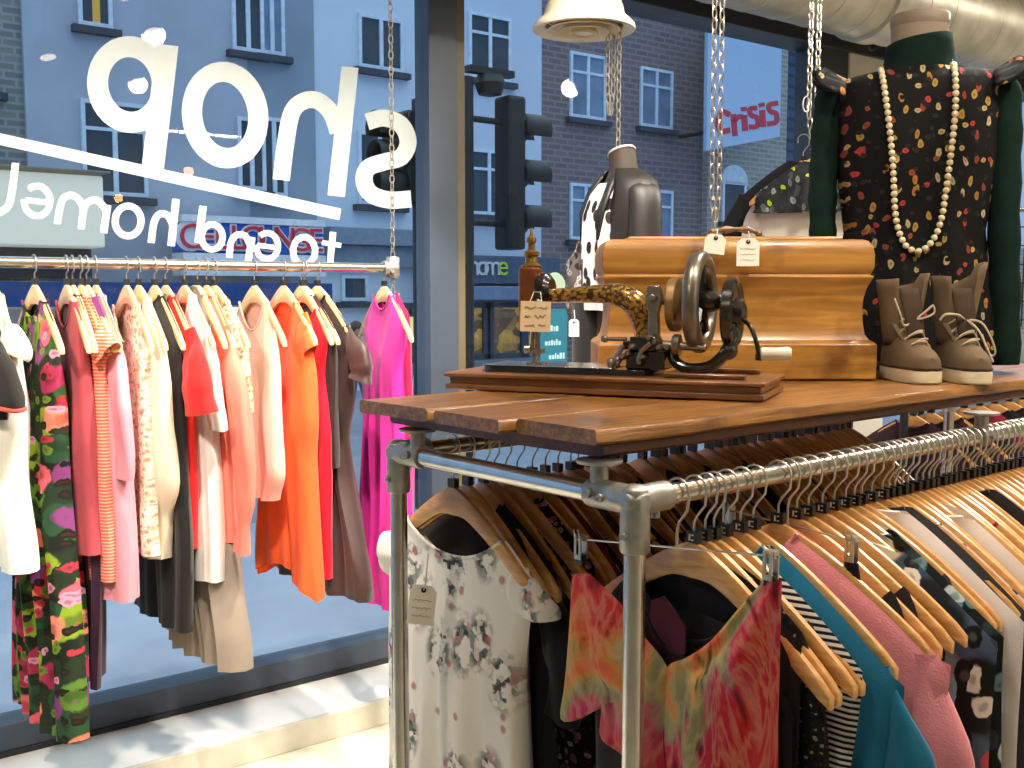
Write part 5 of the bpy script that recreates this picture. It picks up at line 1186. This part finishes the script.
# pearl necklace
t = thing('pearl_necklace', 'long cream pearl necklace hanging over the bird print dress', 'necklace', (mp.x, mp.y, ZTT), MR)
bead = MB().ball((0, 0, 0), .0082, 14, 10).mesh('bead', plain('pearl', 'dccfa8', .25, 0, .05, 30, 0, 60, .6, .4), 60)
kx = MY/F
zt_, zb_ = H(66), H(254); pts = []
def fr_y(x, z):      # front of the dress at x, z
    best = rows[0]
    for r0_, r1_ in zip(rows, rows[1:]):
        if r0_[0] <= z <= r1_[0]: q = (z-r0_[0])/(r1_[0]-r0_[0]); rx = r0_[1]*(1-q)+r1_[1]*q; ry = r0_[2]*(1-q)+r1_[2]*q; break
    else: rx, ry = rows[-1][1:3]
    return -ry*sqrt(max(.05, 1-(x/rx)**2))-.012
prof_n = [(-.108, H(68)), (-.098, H(90)), (-.086, H(120)), (-.076, H(150)), (-.068, H(180)), (-.064, H(205)), (-.055, H(228)), (-.035, H(247)), (-.005, H(253)), (.024, H(246)), (.046, H(226)), (.056, H(195)), (.064, H(160)), (.070, H(125)), (.07, H(95)), (.064, H(66))]
cur = smooth2([(a+.014, b) for a, b in prof_n], 12); acc = 0; last = cur[0]; step = .0170; n_b = 0
prev = Vector((cur[0][0], fr_y(*cur[0]), cur[0][1]))
strand = []
for c in cur:
    P = Vector((c[0], fr_y(*c), c[1])); strand.append(tuple(P))
    while (P-prev).length >= step:
        prev = prev+(P-prev).normalized()*step; o = link('bead', bead, t); o.location = prev; n_b += 1
MB().tube(strand, .0012, 5).build('thread', plain('string', 'd8cdb4', .9), t)

# ------------------------------------------------------------------ leather jacket mannequin hung on a chain near the glass
JY = 3.55; jp = at(622, 384, JY); JR = radians(-72)
J = lambda py: at(622, py, JY).z
t = thing('mannequin_torso', 'hanging mannequin torso with a tilted pale neck plate behind the wooden case', 'mannequin', (jp.x, jp.y, .9), JR)
nx = Matrix.Rotation(radians(-24), 3, 'Y')
MB().tube([(0, 0, J(205)-.9), (0, 0, J(178)-.9), (-.005, 0, J(165)-.9), (-.018, 0, J(153)-.9)], [.07, .052, .047, .046], 20).build('neck', plain('mannequin_brown', '33291f', .7), t)
MB().lathe([(0, 0), (.048, 0), (.050, .004), (.048, .008), (0, .009)], (-.018, 0, J(153)-.9), 28, (-.42, -.12, 1)).build('neck_plate', plain('plate_pale', 'c9c4c0', .3, .2), t)
MB().loft(loftz([(J(385)-.9, .13, .09, 0, 0), (J(300)-.9, .125, .085, 0, 0), (J(240)-.9, .15, .10, 0, 0), (J(200)-.9, .15, .085, 0, 0), (J(182)-.9, .08, .06, 0, 0), (J(172)-.9, .052, .05, 0, 0)])).build('torso', plain('mannequin_brown', '33291f', .7), t)
M_LEATH = plain('leather_black', '1d1a18', .5, 0, .2, 10, .3, 60, .5)
t = thing('leather_jacket', 'black leather jacket worn open on the hanging mannequin', 'jacket', (jp.x, jp.y, .9), JR)
rings = []
for (py, rx, ry) in ((372, .15, .105), (330, .150, .108), (290, .150, .11), (250, .165, .118), (220, .175, .115), (196, .188, .10), (184, .172, .088), (176, .12, .07), (170, .064, .058)):
    ring = []
    for k_ in range(37):
        a = radians(-90+33+(360-66)*k_/36) ; ring.append((rx*cos(a)+.004*sin(7*a+py), ry*sin(a), J(py)-.9))
    rings.append(ring)
o = MB().loft(rings, False, False).build('jacket_body', M_LEATH, t, 0, 70); s_ = o.modifiers.new('solid', 'SOLIDIFY'); s_.thickness = .006
for sgn in (-1, 1):
    pp_ = smooth2([(sgn*.13, 0, J(192)-.9), (sgn*.168, 0, J(204)-.9), (sgn*.186, -.01, J(250)-.9), (sgn*.19, -.02, J(310)-.9), (sgn*.185, -.05, J(370)-.9)], 5)
    MB().tube(pp_, [.045]*3+[.05]*(len(pp_)-6)+[.045]*3, 16, False, (1.1, .75), True, (0, 1, 0)).build('sleeve', M_LEATH, t, 0, 70)
for sgn in (-1, 1):
    m_ = [(sgn*.05, -.055, J(172)-.9), (sgn*.10, -.085, J(186)-.9), (sgn*.105, -.118, J(212)-.9), (sgn*.075, -.125, J(240)-.9)]
    n_ = [(sgn*.04, -.062, J(176)-.9), (sgn*.06, -.092, J(190)-.9), (sgn*.06, -.125, J(215)-.9), (sgn*.07, -.128, J(242)-.9)]
    o = MB().loft([m_, n_], False, False).build('lapel', M_LEATH, t, 0, 70); s_ = o.modifiers.new('solid', 'SOLIDIFY'); s_.thickness = .008
DOTS = print_mat('print_dots', 'ddd9d6', [(19, .30, ['201c1c', '282424'], (1.15, .7))], .7, None, .006)
o = MB().loft(loftz([(J(310)-.9, .138, .105, -.01, -.014), (J(250)-.9, .15, .115, -.01, -.016), (J(215)-.9, .155, .108, -.01, -.014), (J(195)-.9, .14, .088, -.01, -.01), (J(184)-.9, .08, .066, 0, -.01)], 40, lambda a, z: (0, .008*sin(8*a), 0)), False).build('blouse', DOTS, None, 0, 70)
place(o, (jp.x, jp.y, .9), JR); tag(o, 'white blouse with black dots showing between the leather jacket fronts', 'blouse')
# scarf
LACE = print_mat('print_lacescarf', '57524f', [(30, .4, ['1c1a1a', '8f8a86', '2c2828', 'a8a29c'], (1, 1))], .8)
rings = []; 
for i in range(22):
    q = i/21; z = J(240)-.9-.30*q*1.0; cx = -.10-.02*sin(q*2.6)+.015*sin(q*15); r_ = .03+.045*sm(.0, .35, q)*(1-.6*sm(.6, 1, q))
    rings.append([(cx+r_*(1+.18*sin(k_*2.2+i*1.7))*cos(2*pi*k_/18), -.11+r_*.55*(1+.2*cos(k_*1.7+i))*sin(2*pi*k_/18), z) for k_ in range(18)])
o = MB().loft(rings[:20]).build('scarf', LACE, None, 0, 60); place(o, (jp.x, jp.y, .9), JR); tag(o, 'bunched grey and black lace scarf hanging down the left of the leather jacket', 'scarf')
o = MB().loft([[(p_[0]*1.35+.045, p_[1]*.9+.0, p_[2]-.0) for p_ in r_] for r_ in [[(-.10+.05*cos(2*pi*k_/20), -.04+.06*sin(2*pi*k_/20), J(py)-.9) for k_ in range(20)] for py in (300, 330, 372)]]).build('trousers', cloth('blk9', '181516'), None, 0, 60); place(o, (jp.x-.05, jp.y-.02, .9), JR); tag(o, 'black cloth hanging below the lace scarf beside the teal poster', 'cloth')
q_ = at(574, 328, JY-.22)
t = price_tag('small white swing tag dangling below the lace scarf', 574, 328, .032, .055, JY-.2, (0, 0, .03), writing=False)

# chains in the window
chain('chain', 'steel chain holding up the leather jacket mannequin beside the round air diffuser', (jp.x-.02, jp.y, 0), J(150)+.0, CEIL-.002, .04, .0024, .0105, None, None)
lp = at(610, 115, JY); chain('chain', 'doubled loop of steel chain hanging beside the mannequin chain', (lp.x, lp.y+.0, 0), lp.z, CEIL-.002, .04, .0024, .0105, .026)
cp = at(715, 222, 2.9); chain('chain', 'doubled steel chain with a small hook hanging over the machine case', (cp.x, cp.y, 0), cp.z, CEIL-.002, .038, .0019, .0095, .030, None, True)
kp = at(812, 138, 4.3); kz = kp.z
chain('chain', 'doubled chain near the charcoal mullion carrying the dark knitted coat', (kp.x, kp.y, 0), kz, CEIL-.002, .045, .0035, .013, .05, None, True)
mb = MB(); mb.tube([(.012*cos(a), 0, .03*sin(a)) for a in [2*pi*i/16 for i in range(16)]], .0035, 6, True)
q_ = at(806, 104, 4.28); o = mb.build('snap_hook', STEEL); place(o, q_, 0); tag(o, 'small steel snap ring clipped to the chain near the charcoal mullion', 'hook')
# coats on that chain
RC = radians(-12)
for i, (dx, dy, lb, nm, mt, kw, sl) in enumerate((
    (.0, -.06, 'black and grey knitted coat with lime green flecks on the far chain', 'coat', print_mat('print_flecks', '2a2c30', [(40, .4, ['8a9096', '2a2c2e', '65696e', '4a4c50'], (1, .6)), (16, .13, ['a8d020', '2a2c30', '2a2c30', 'c8e040', '2a2c30'], (1, 1))]), dict(hw=.235, prof=[(0, .235), (1, .235)], L=.30, nd=.03, th=.03, hem=-.0), None),
    (.02, -.01, 'cream coat with black piping on the far chain', 'coat', cloth('cream_coat', 'd8cfc4'), dict(hw=.235, prof=[(0, .235), (1, .24)], L=.9, nd=.03, th=.03, tmin=.016, lift=.01), dict(len=.5, r0=.05, r1=.05)),
    (-.02, .05, 'black coat hanging left of the cream coat on the far chain', 'coat', cloth('blk10', '17171c'), dict(hw=.262, prof=[(0, .262), (1, .262)], L=.9, nd=.03, th=.03, tmin=.022, lift=.018), dict(len=.5, r0=.07, r1=.06)))):
    loc = Vector((kp.x+dx, kp.y+dy, kz-.0))
    hanger(loc, RC, 'wooden hanger on the far chain under the '+' '.join(lb.split()[:4]), None, HM)
    garment(nm, lb, nm, loc, RC, mt, None, sl, neck=.05, seed=700+i, hwh=.255, **kw)

# ------------------------------------------------------------------ duct, diffuser
def duct():
    t = thing('air_duct', 'silver spiral wound ventilation duct running under the ceiling along the window', 'duct', W(0, .62, 3.03), WROT)
    sa_ = wp(655, 20, .62)[0]-1.6; m, nt, b = newmat('duct_galvanised'); 
    tc = N(nt, 'ShaderNodeTexNoise'); tc.inputs['Scale'].default_value = 6; nt.links.new(coords(nt), tc.inputs[0])
    c = ramp(nt, tc.outputs[0], [(.3, '918b7a'), (.7, 'b0aa98')]); nt.links.new(c, b.inputs['Base Color']); b.inputs['Metallic'].default_value = .55; b.inputs['Roughness'].default_value = .42
    rings = []; x = sa_; r0 = .21
    s_end = SR-.3
    def seg(x0, x1):
        mb = MB(); rr = []; x = x0
        while x < x1:
            rr += [(r0, x-x0), (r0, x-x0+.205), (r0+.003, x-x0+.208), (r0+.003, x-x0+.214), (r0, x-x0+.217)]; x += .22
        return mb.lathe(rr, (x0, 0, 0), 40, (1, 0, 0))
    joint = wp(866, 45, .62)[0]
    seg(sa_, joint).build('duct_section', m, t, 0, 25); seg(joint+.02, s_end).build('duct_section', m, t, 0, 25)
    MB().lathe([(r0+.004, -.05), (r0+.016, -.045), (r0+.016, .06), (r0+.004, .065)], (joint, 0, 0), 40, (1, 0, 0)).build('joint_collar', m, t)
    return t
duct()
o = wbox('cable', 0, 1, 0, .01, 0, .01, M_FRAMED); bpy.data.objects.remove(o)
c0, c1 = wp(868, 46, .36), wp(912, 20, .30)
pts = [W(c0[0], .36, c0[1]), W(c0[0]+.12, .33, c0[1]+.01), W(c1[0], .34, c1[1]), W(c1[0]+.02, .40, CEIL)]
cc = pts[0]; o = MB().tube(smooth2([tuple(p_-cc) for p_ in pts], 6), .006, 8).build('cable', BLACKP); o.location = cc; tag(o, 'thin black cable running over the silver duct above the mannequin', 'cable')
dp = at(584, 30, 3.5)
t = thing('air_diffuser', 'round cream air diffuser with a wide flared rim at the top of the picture', 'air diffuser', dp, 0)
M_DIF = plain('diffuser_cream', 'c9bfa6', .4, .1, .05)
R_ = .165
MB().lathe([(R_*.72, CEIL-dp.z), (R_*.72, .085), (R_*.76, .075), (R_*.80, .045), (R_, .014), (R_*1.01, .004), (R_, -.002), (R_*.93, -.004), (R_*.76, .012), (R_*.74, .03)], (0, 0, 0), 48).build('collar', M_DIF, t, 0, 40)
for r_, z_ in ((.72, .0), (.5, -.006), (.28, -.012)):
    MB().lathe([(R_*r_*.72, z_+.026), (R_*r_, z_), (R_*r_*.98, z_-.004), (R_*r_*.70, z_+.02)], (0, 0, 0), 40).build('ring', M_DIF, t)
MB().lathe([(0, .0), (R_*.16, 0), (R_*.16, .03), (0, .03)], (0, 0, -.012), 24).build('hub', M_DIF, t)
for zz in (.12, .2): MB().lathe([(R_*.72, -.004), (R_*.75, -.002), (R_*.75, .006), (R_*.72, .008)], (0, 0, zz), 40).build('band', M_DIF, t)

# ------------------------------------------------------------------ teal poster by the glass
(sa, zt), (sb, zb_) = wp(541, 309, .1), wp(567, 362, .1)
t = thing('poster', 'teal blue poster with white lettering standing at the glass behind the machine', 'poster', W(sa, .1, zb_-.1), WROT)
hh = zt-zb_+.1; ww_ = sb-sa
MB().bb(0, ww_, 0, .012, 0, hh).build('board', plain('poster_teal', '1f6f88', .5, 0, .06), t)
def word(parent, txt, x, z, size, mat, y=-.003, align='LEFT', lab=None):
    cu = bpy.data.curves.new('lettering', 'FONT'); cu.body = txt; cu.size = size; cu.extrude = .0008; cu.align_x = align
    tmp = bpy.data.objects.new('tmp', cu); COL.objects.link(tmp)
    dg = bpy.context.evaluated_depsgraph_get(); me = bpy.data.meshes.new_from_object(tmp.evaluated_get(dg)); bpy.data.objects.remove(tmp); bpy.data.curves.remove(cu)
    me.materials.clear(); me.materials.append(mat); o = link('lettering', me, parent, 0, lab); o.location = (x, y, z); o.rotation_euler = (pi/2, 0, 0); return o
M_PW = plain('poster_white', 'a8d4dc', .6)
mb = MB(); rnd = random.Random(5)
for i, (a, b) in enumerate(((.12, .6), (.15, .7), (.3, .9), (.12, .8))):
    z = hh-.10-.062*i
    x = a*ww_
    while x < b*ww_: w = rnd.uniform(.006, .014); mb.bb(x, x+w, -.003, 0, z, z+rnd.uniform(.016, .028)); x += w+.006
    mb.build('lettering', M_PW, t, 0, 0); mb = MB()
MB().bb(.01, ww_-.01, -.02, .10, -.0, .012).build('foot', plain('poster_teal', '1f6f88', .5, 0, .06), t)

# ------------------------------------------------------------------ things at the right edge and behind the rack
g0 = at(1008, 215, 4.6)
t = thing('wire_grid', 'black wire display grid standing by the window at the right edge', 'display grid', (g0.x, g0.y, 0), radians(-30))
mb = MB()
for i in range(14): mb.tube([(.07*i, 0, .0), (.07*i, 0, g0.z+.0)], .003, 6)
for i in range(24): mb.tube([(0, 0, .04+.08*i), (.91, 0, .04+.08*i)], .003, 6)
mb.build('grid', BLACKP, t); MB().tube([(0, -.02, g0.z+.02), (.91, -.02, g0.z+.02)], .012, 12).build('top_bar', CHROME, t)
g1 = at(1030, 205, 3.2)
o = garment('top', 'pale blue grey folded top on the wire grid at the right edge', 'top', at(1022, 300, 4.3), RGZ, cloth('greyblue', '8a97a0'), None, None, L=.6, hw=.2, prof=[(0, .2), (1, .22)], nd=.05, neck=.06, th=.05, seed=801)
# shelf rack behind
sh = at(930, 440, 5.0)
t = thing('shelf_unit', 'dark metal shelf unit behind the rack at the right', 'shelf', (sh.x, sh.y, 0), radians(-15))
mb = MB()
for x in (0, 1.5):
    for y in (0, .4): mb.bb(x-.015, x+.015, y-.015, y+.015, 0, 1.2)
mb.build('frame', M_FRAMED, t, .002)
for z in (.35, .72, 1.08): MB().bb(-.02, 1.52, -.02, .42, z-.02, z).build('shelf', M_FRAMED, t)
cl_ = ['c8506a', 'e8e0d0', 'd04a80', '4a3a5a', 'd8c848', '3a5a6a', 'b8a890', 'a83030', 'e0dcd8', '5a4a3a']
cn_ = ['rose', 'cream', 'pink', 'violet', 'yellow', 'slate', 'sand', 'red', 'white', 'brown']
base = Vector((sh.x, sh.y, 0)); rx = Matrix.Rotation(radians(-15), 3, 'Z')
for i in range(10):
    z = 1.08 if i < 6 else .72; x = .12+.24*(i % 6)
    for j in range(1):
        loc = base+rx @ Vector((x, .2, z+.001))
        mb = MB(); rings = []
        for l in range(3):
            rings = [[(a*(.105-.004*(k_ in (0, 3))), b*(.15-.004*(k_ in (0, 3))), l*.035+zz) for a, b in rrect(-1, 1, -1, 1, .3, 3)] for k_, zz in enumerate((.0, .008, .026, .034))]
            mb.loft(rings)
        o = mb.build('folded_jumper', cloth('fold%d' % i, cl_[i])); place(o, loc, radians(-15)); tag(o, 'stack of folded %s knitwear on the %s shelf behind the rack' % (cn_[i], 'upper' if i < 6 else 'middle'), 'folded clothes')
# dark garments rail between (maroon)
rr0 = at(905, 392, 3.55)
t = thing('clothes_rail', 'low dark clothes rail with maroon clothes behind the far end of the plank top', 'clothes rail', (rr0.x, rr0.y, 0), ROT_U)
MB().tube([(0, 0, rr0.z), (1.2, 0, rr0.z)], .014, 14).build('rail', M_FRAMED, t)
MB().tube([(0, 0, 0), (0, 0, rr0.z)], .014, 14).build('post', M_FRAMED, t); MB().tube([(1.2, 0, 0), (1.2, 0, rr0.z)], .014, 14).build('post', M_FRAMED, t)
for i in range(9):
    c = ('32141e', '181416', '3c1622', '201a22', '8a1c34', '141214', '2a1820', '401c2c', '1a1618')[i]
    nm = ('maroon', 'black', 'wine', 'plum black', 'crimson', 'jet black', 'dark berry', 'claret', 'soot black')[i]
    loc = Vector((rr0.x, rr0.y, rr0.z))+UD*(.06+.12*i)
    hanger(loc, RGZ, 'wooden hanger with the %s garment on the low dark rail' % nm, 'hangers on the low dark rail', HM)
    garment('jacket', '%s jacket hanging on the low dark rail behind the plank top' % nm, 'jacket', loc, RGZ, cloth('low%d' % i, c), None, dict(len=.4, r0=.06, r1=.05, out=.01), L=.75, hw=.23, prof=[(0, .23), (1, .25)], nd=.05, neck=.06, th=.04, seed=820+i)

# ------------------------------------------------------------------ lamps of the shop (real fittings with real lights)
def mirror_pos(px, py, z):
    r = ray(px, py); k_ = (z-EYE)/r.z; v = Vector((0, 0, EYE))+r*k_; d = (v-W0).dot(ND); return v - ND*2*d
M_CAN = plain('lamp_can', '2a2a2a', .4, .3); M_LENS = emis('lamp_lens', 'ffe4c0', 22); M_BULB = emis('bulb_glow', 'ffb870', 40)
def spot(label, loc, target, watts, ang=92, blend=.6, col=(1, .90, .78), size=.06):
    t = thing('ceiling_spotlight', label, 'spotlight', loc); d = (Vector(target)-Vector(loc)).normalized()
    t.location = (loc[0], loc[1], loc[2])
    h = CEIL-loc[2]
    MB().tube([(0, 0, 0), (0, 0, h)], .01, 10).lathe([(0, h-.012), (.05, h-.012), (.05, h), (0, h)], (0, 0, 0), 20).build('stem', M_CAN, t)
    MB().lathe([(0, -.09), (.04, -.09), (.055, -.02), (.055, .06), (.05, .06), (.05, .045), (0, .045)], (0, 0, 0), 24, tuple(d)).build('can', M_CAN, t)
    MB().lathe([(0, .0465), (.048, .0465), (.048, .049), (0, .049)], (0, 0, 0), 24, tuple(d)).build('lens', M_LENS, t)
    l = bpy.data.lights.new('lamp', 'SPOT'); l.energy = watts; l.spot_size = radians(ang); l.spot_blend = blend; l.color = col; l.shadow_soft_size = size
    lo = bpy.data.objects.new('lamp', l); COL.objects.link(lo); lo.location = Vector(loc)+d*.06; lo.rotation_euler = d.to_track_quat('-Z', 'Y').to_euler(); lo.parent = None
    return t
RAIL_MID = W(1.1, .5, 1.1)
SP_ = [
 ('left', W(-1.2, 1.9, 3.0), W(-.3, .45, 1.2), 260), ('second', W(.1, 2.0, 3.0), W(.3, .45, 1.1), 260), ('third', W(1.2, 2.0, 3.0), W(1.3, .45, 1.0), 240),
 ('fourth', Vector((.1, 1.55, 3.0)), R(.35, .33, .9), 70), ('fifth', Vector((1.0, 1.5, 3.05)), R(.9, .2, 1.2), 75), ('sixth', Vector((1.9, 1.5, 3.05)), Vector((.95, 2.6, 1.6)), 85),
 ('seventh', W(4.0, 1.8, 3.0), Vector((.5, 3.4, 1.5)), 60), ('eighth', W(.9, 1.5, 3.05), W(.7, .2, .1), 300), ('ninth', Vector((-.7, .1, 3.05)), R(.15, .3, .9), 42)]
for nm, loc, tg, wt in SP_:
    spot('black ceiling spotlight, %s along the track over the window display' % nm, tuple(loc), tuple(tg), wt)
def pendant(label, loc):
    t = thing('pendant_lamp', label, 'pendant lamp', tuple(loc)); h = CEIL-loc[2]
    MB().tube([(0, 0, .05), (0, 0, h)], .003, 6).lathe([(.0, .0), (.02, 0), (.02, .06), (0, .06)], (0, 0, .03), 14).build('cord', M_CAN, t)
    MB().ball((0, 0, 0), .032, 18, 12, (1, 1, 1.15)).build('bulb', M_BULB, t)
for i, (px, py) in enumerate(((188, 172), (118, 198), (275, 198), (262, 132))):
    p_ = mirror_pos(px, py, 2.35 if i != 3 else 2.7); pendant('bare warm bulb, %s of the row deep in the shop' % ('first', 'second', 'third', 'fourth')[i], p_)
def panel_light(label, loc, sx, sy, watts, col, rz=0):
    t = thing('ceiling_light', label, 'ceiling light', tuple(loc), rz)
    MB().bb(-sx/2, sx/2, -sy/2, sy/2, 0, .04).build('frame', plain('lamp_white', 'dddddd', .5), t, .004)
    MB().bb(-sx/2+.02, sx/2-.02, -sy/2+.02, sy/2-.02, -.004, .001).build('diffuser', emis('panel_glow', 'fff0dc', 4), t)
    l = bpy.data.lights.new('lamp', 'AREA'); l.energy = watts; l.shape = 'RECTANGLE'; l.size = sx; l.size_y = sy; l.color = col
    lo = bpy.data.objects.new('lamp', l); COL.objects.link(lo); lo.location = Vector(loc)-Vector((0, 0, .01)); lo.rotation_euler = (0, 0, rz)
for i, (px, py, e_) in enumerate(((180, 131, 60), (557, 45, 50), (322, 12, 50), (690, 78, 45), (728, 71, 45))):
    p_ = mirror_pos(px, py, CEIL-.045)
    panel_light('short white ceiling light, %s in the rows behind the display' % ('first', 'second', 'third', 'fourth', 'fifth')[i], p_, .55 if i else 1.3, .16, e_, (1, .92, .82), WROT)

# ------------------------------------------------------------------ dusk sky
w = bpy.data.worlds.new('dusk'); SC.world = w; w.use_nodes = True; nt = w.node_tree; bg = nt.nodes['Background']
tc = nt.nodes.new('ShaderNodeTexCoord'); sx = nt.nodes.new('ShaderNodeSeparateXYZ'); nt.links.new(tc.outputs['Generated'], sx.inputs[0])
r = N(nt, 'ShaderNodeValToRGB'); e = r.color_ramp.elements; e.new(.5); e.new(.8)
for q, (p_, c_) in zip(e, ((0, (.34, .52, .86, 1)), (.28, (.27, .50, .90, 1)), (.5, (.62, .86, 1.08, 1)), (.9, (1.5, 1.85, 2.1, 1)))): q.position = p_; q.color = c_
nt.links.new(sx.outputs[2], r.inputs[0]); nt.links.new(r.outputs[0], bg.inputs[0]); bg.inputs[1].default_value = 1.0
SC.view_settings.view_transform = 'Standard'; SC.view_settings.look = 'None'; SC.view_settings.gamma = 1; SC.view_settings.exposure = 0.0; SC.view_settings.use_curve_mapping = False
SC.cycles.max_bounces = 8; SC.cycles.transparent_max_bounces = 24; SC.cycles.diffuse_bounces = 4; SC.cycles.glossy_bounces = 4
SC.cycles.sample_clamp_indirect = 4; SC.cycles.use_denoising = True
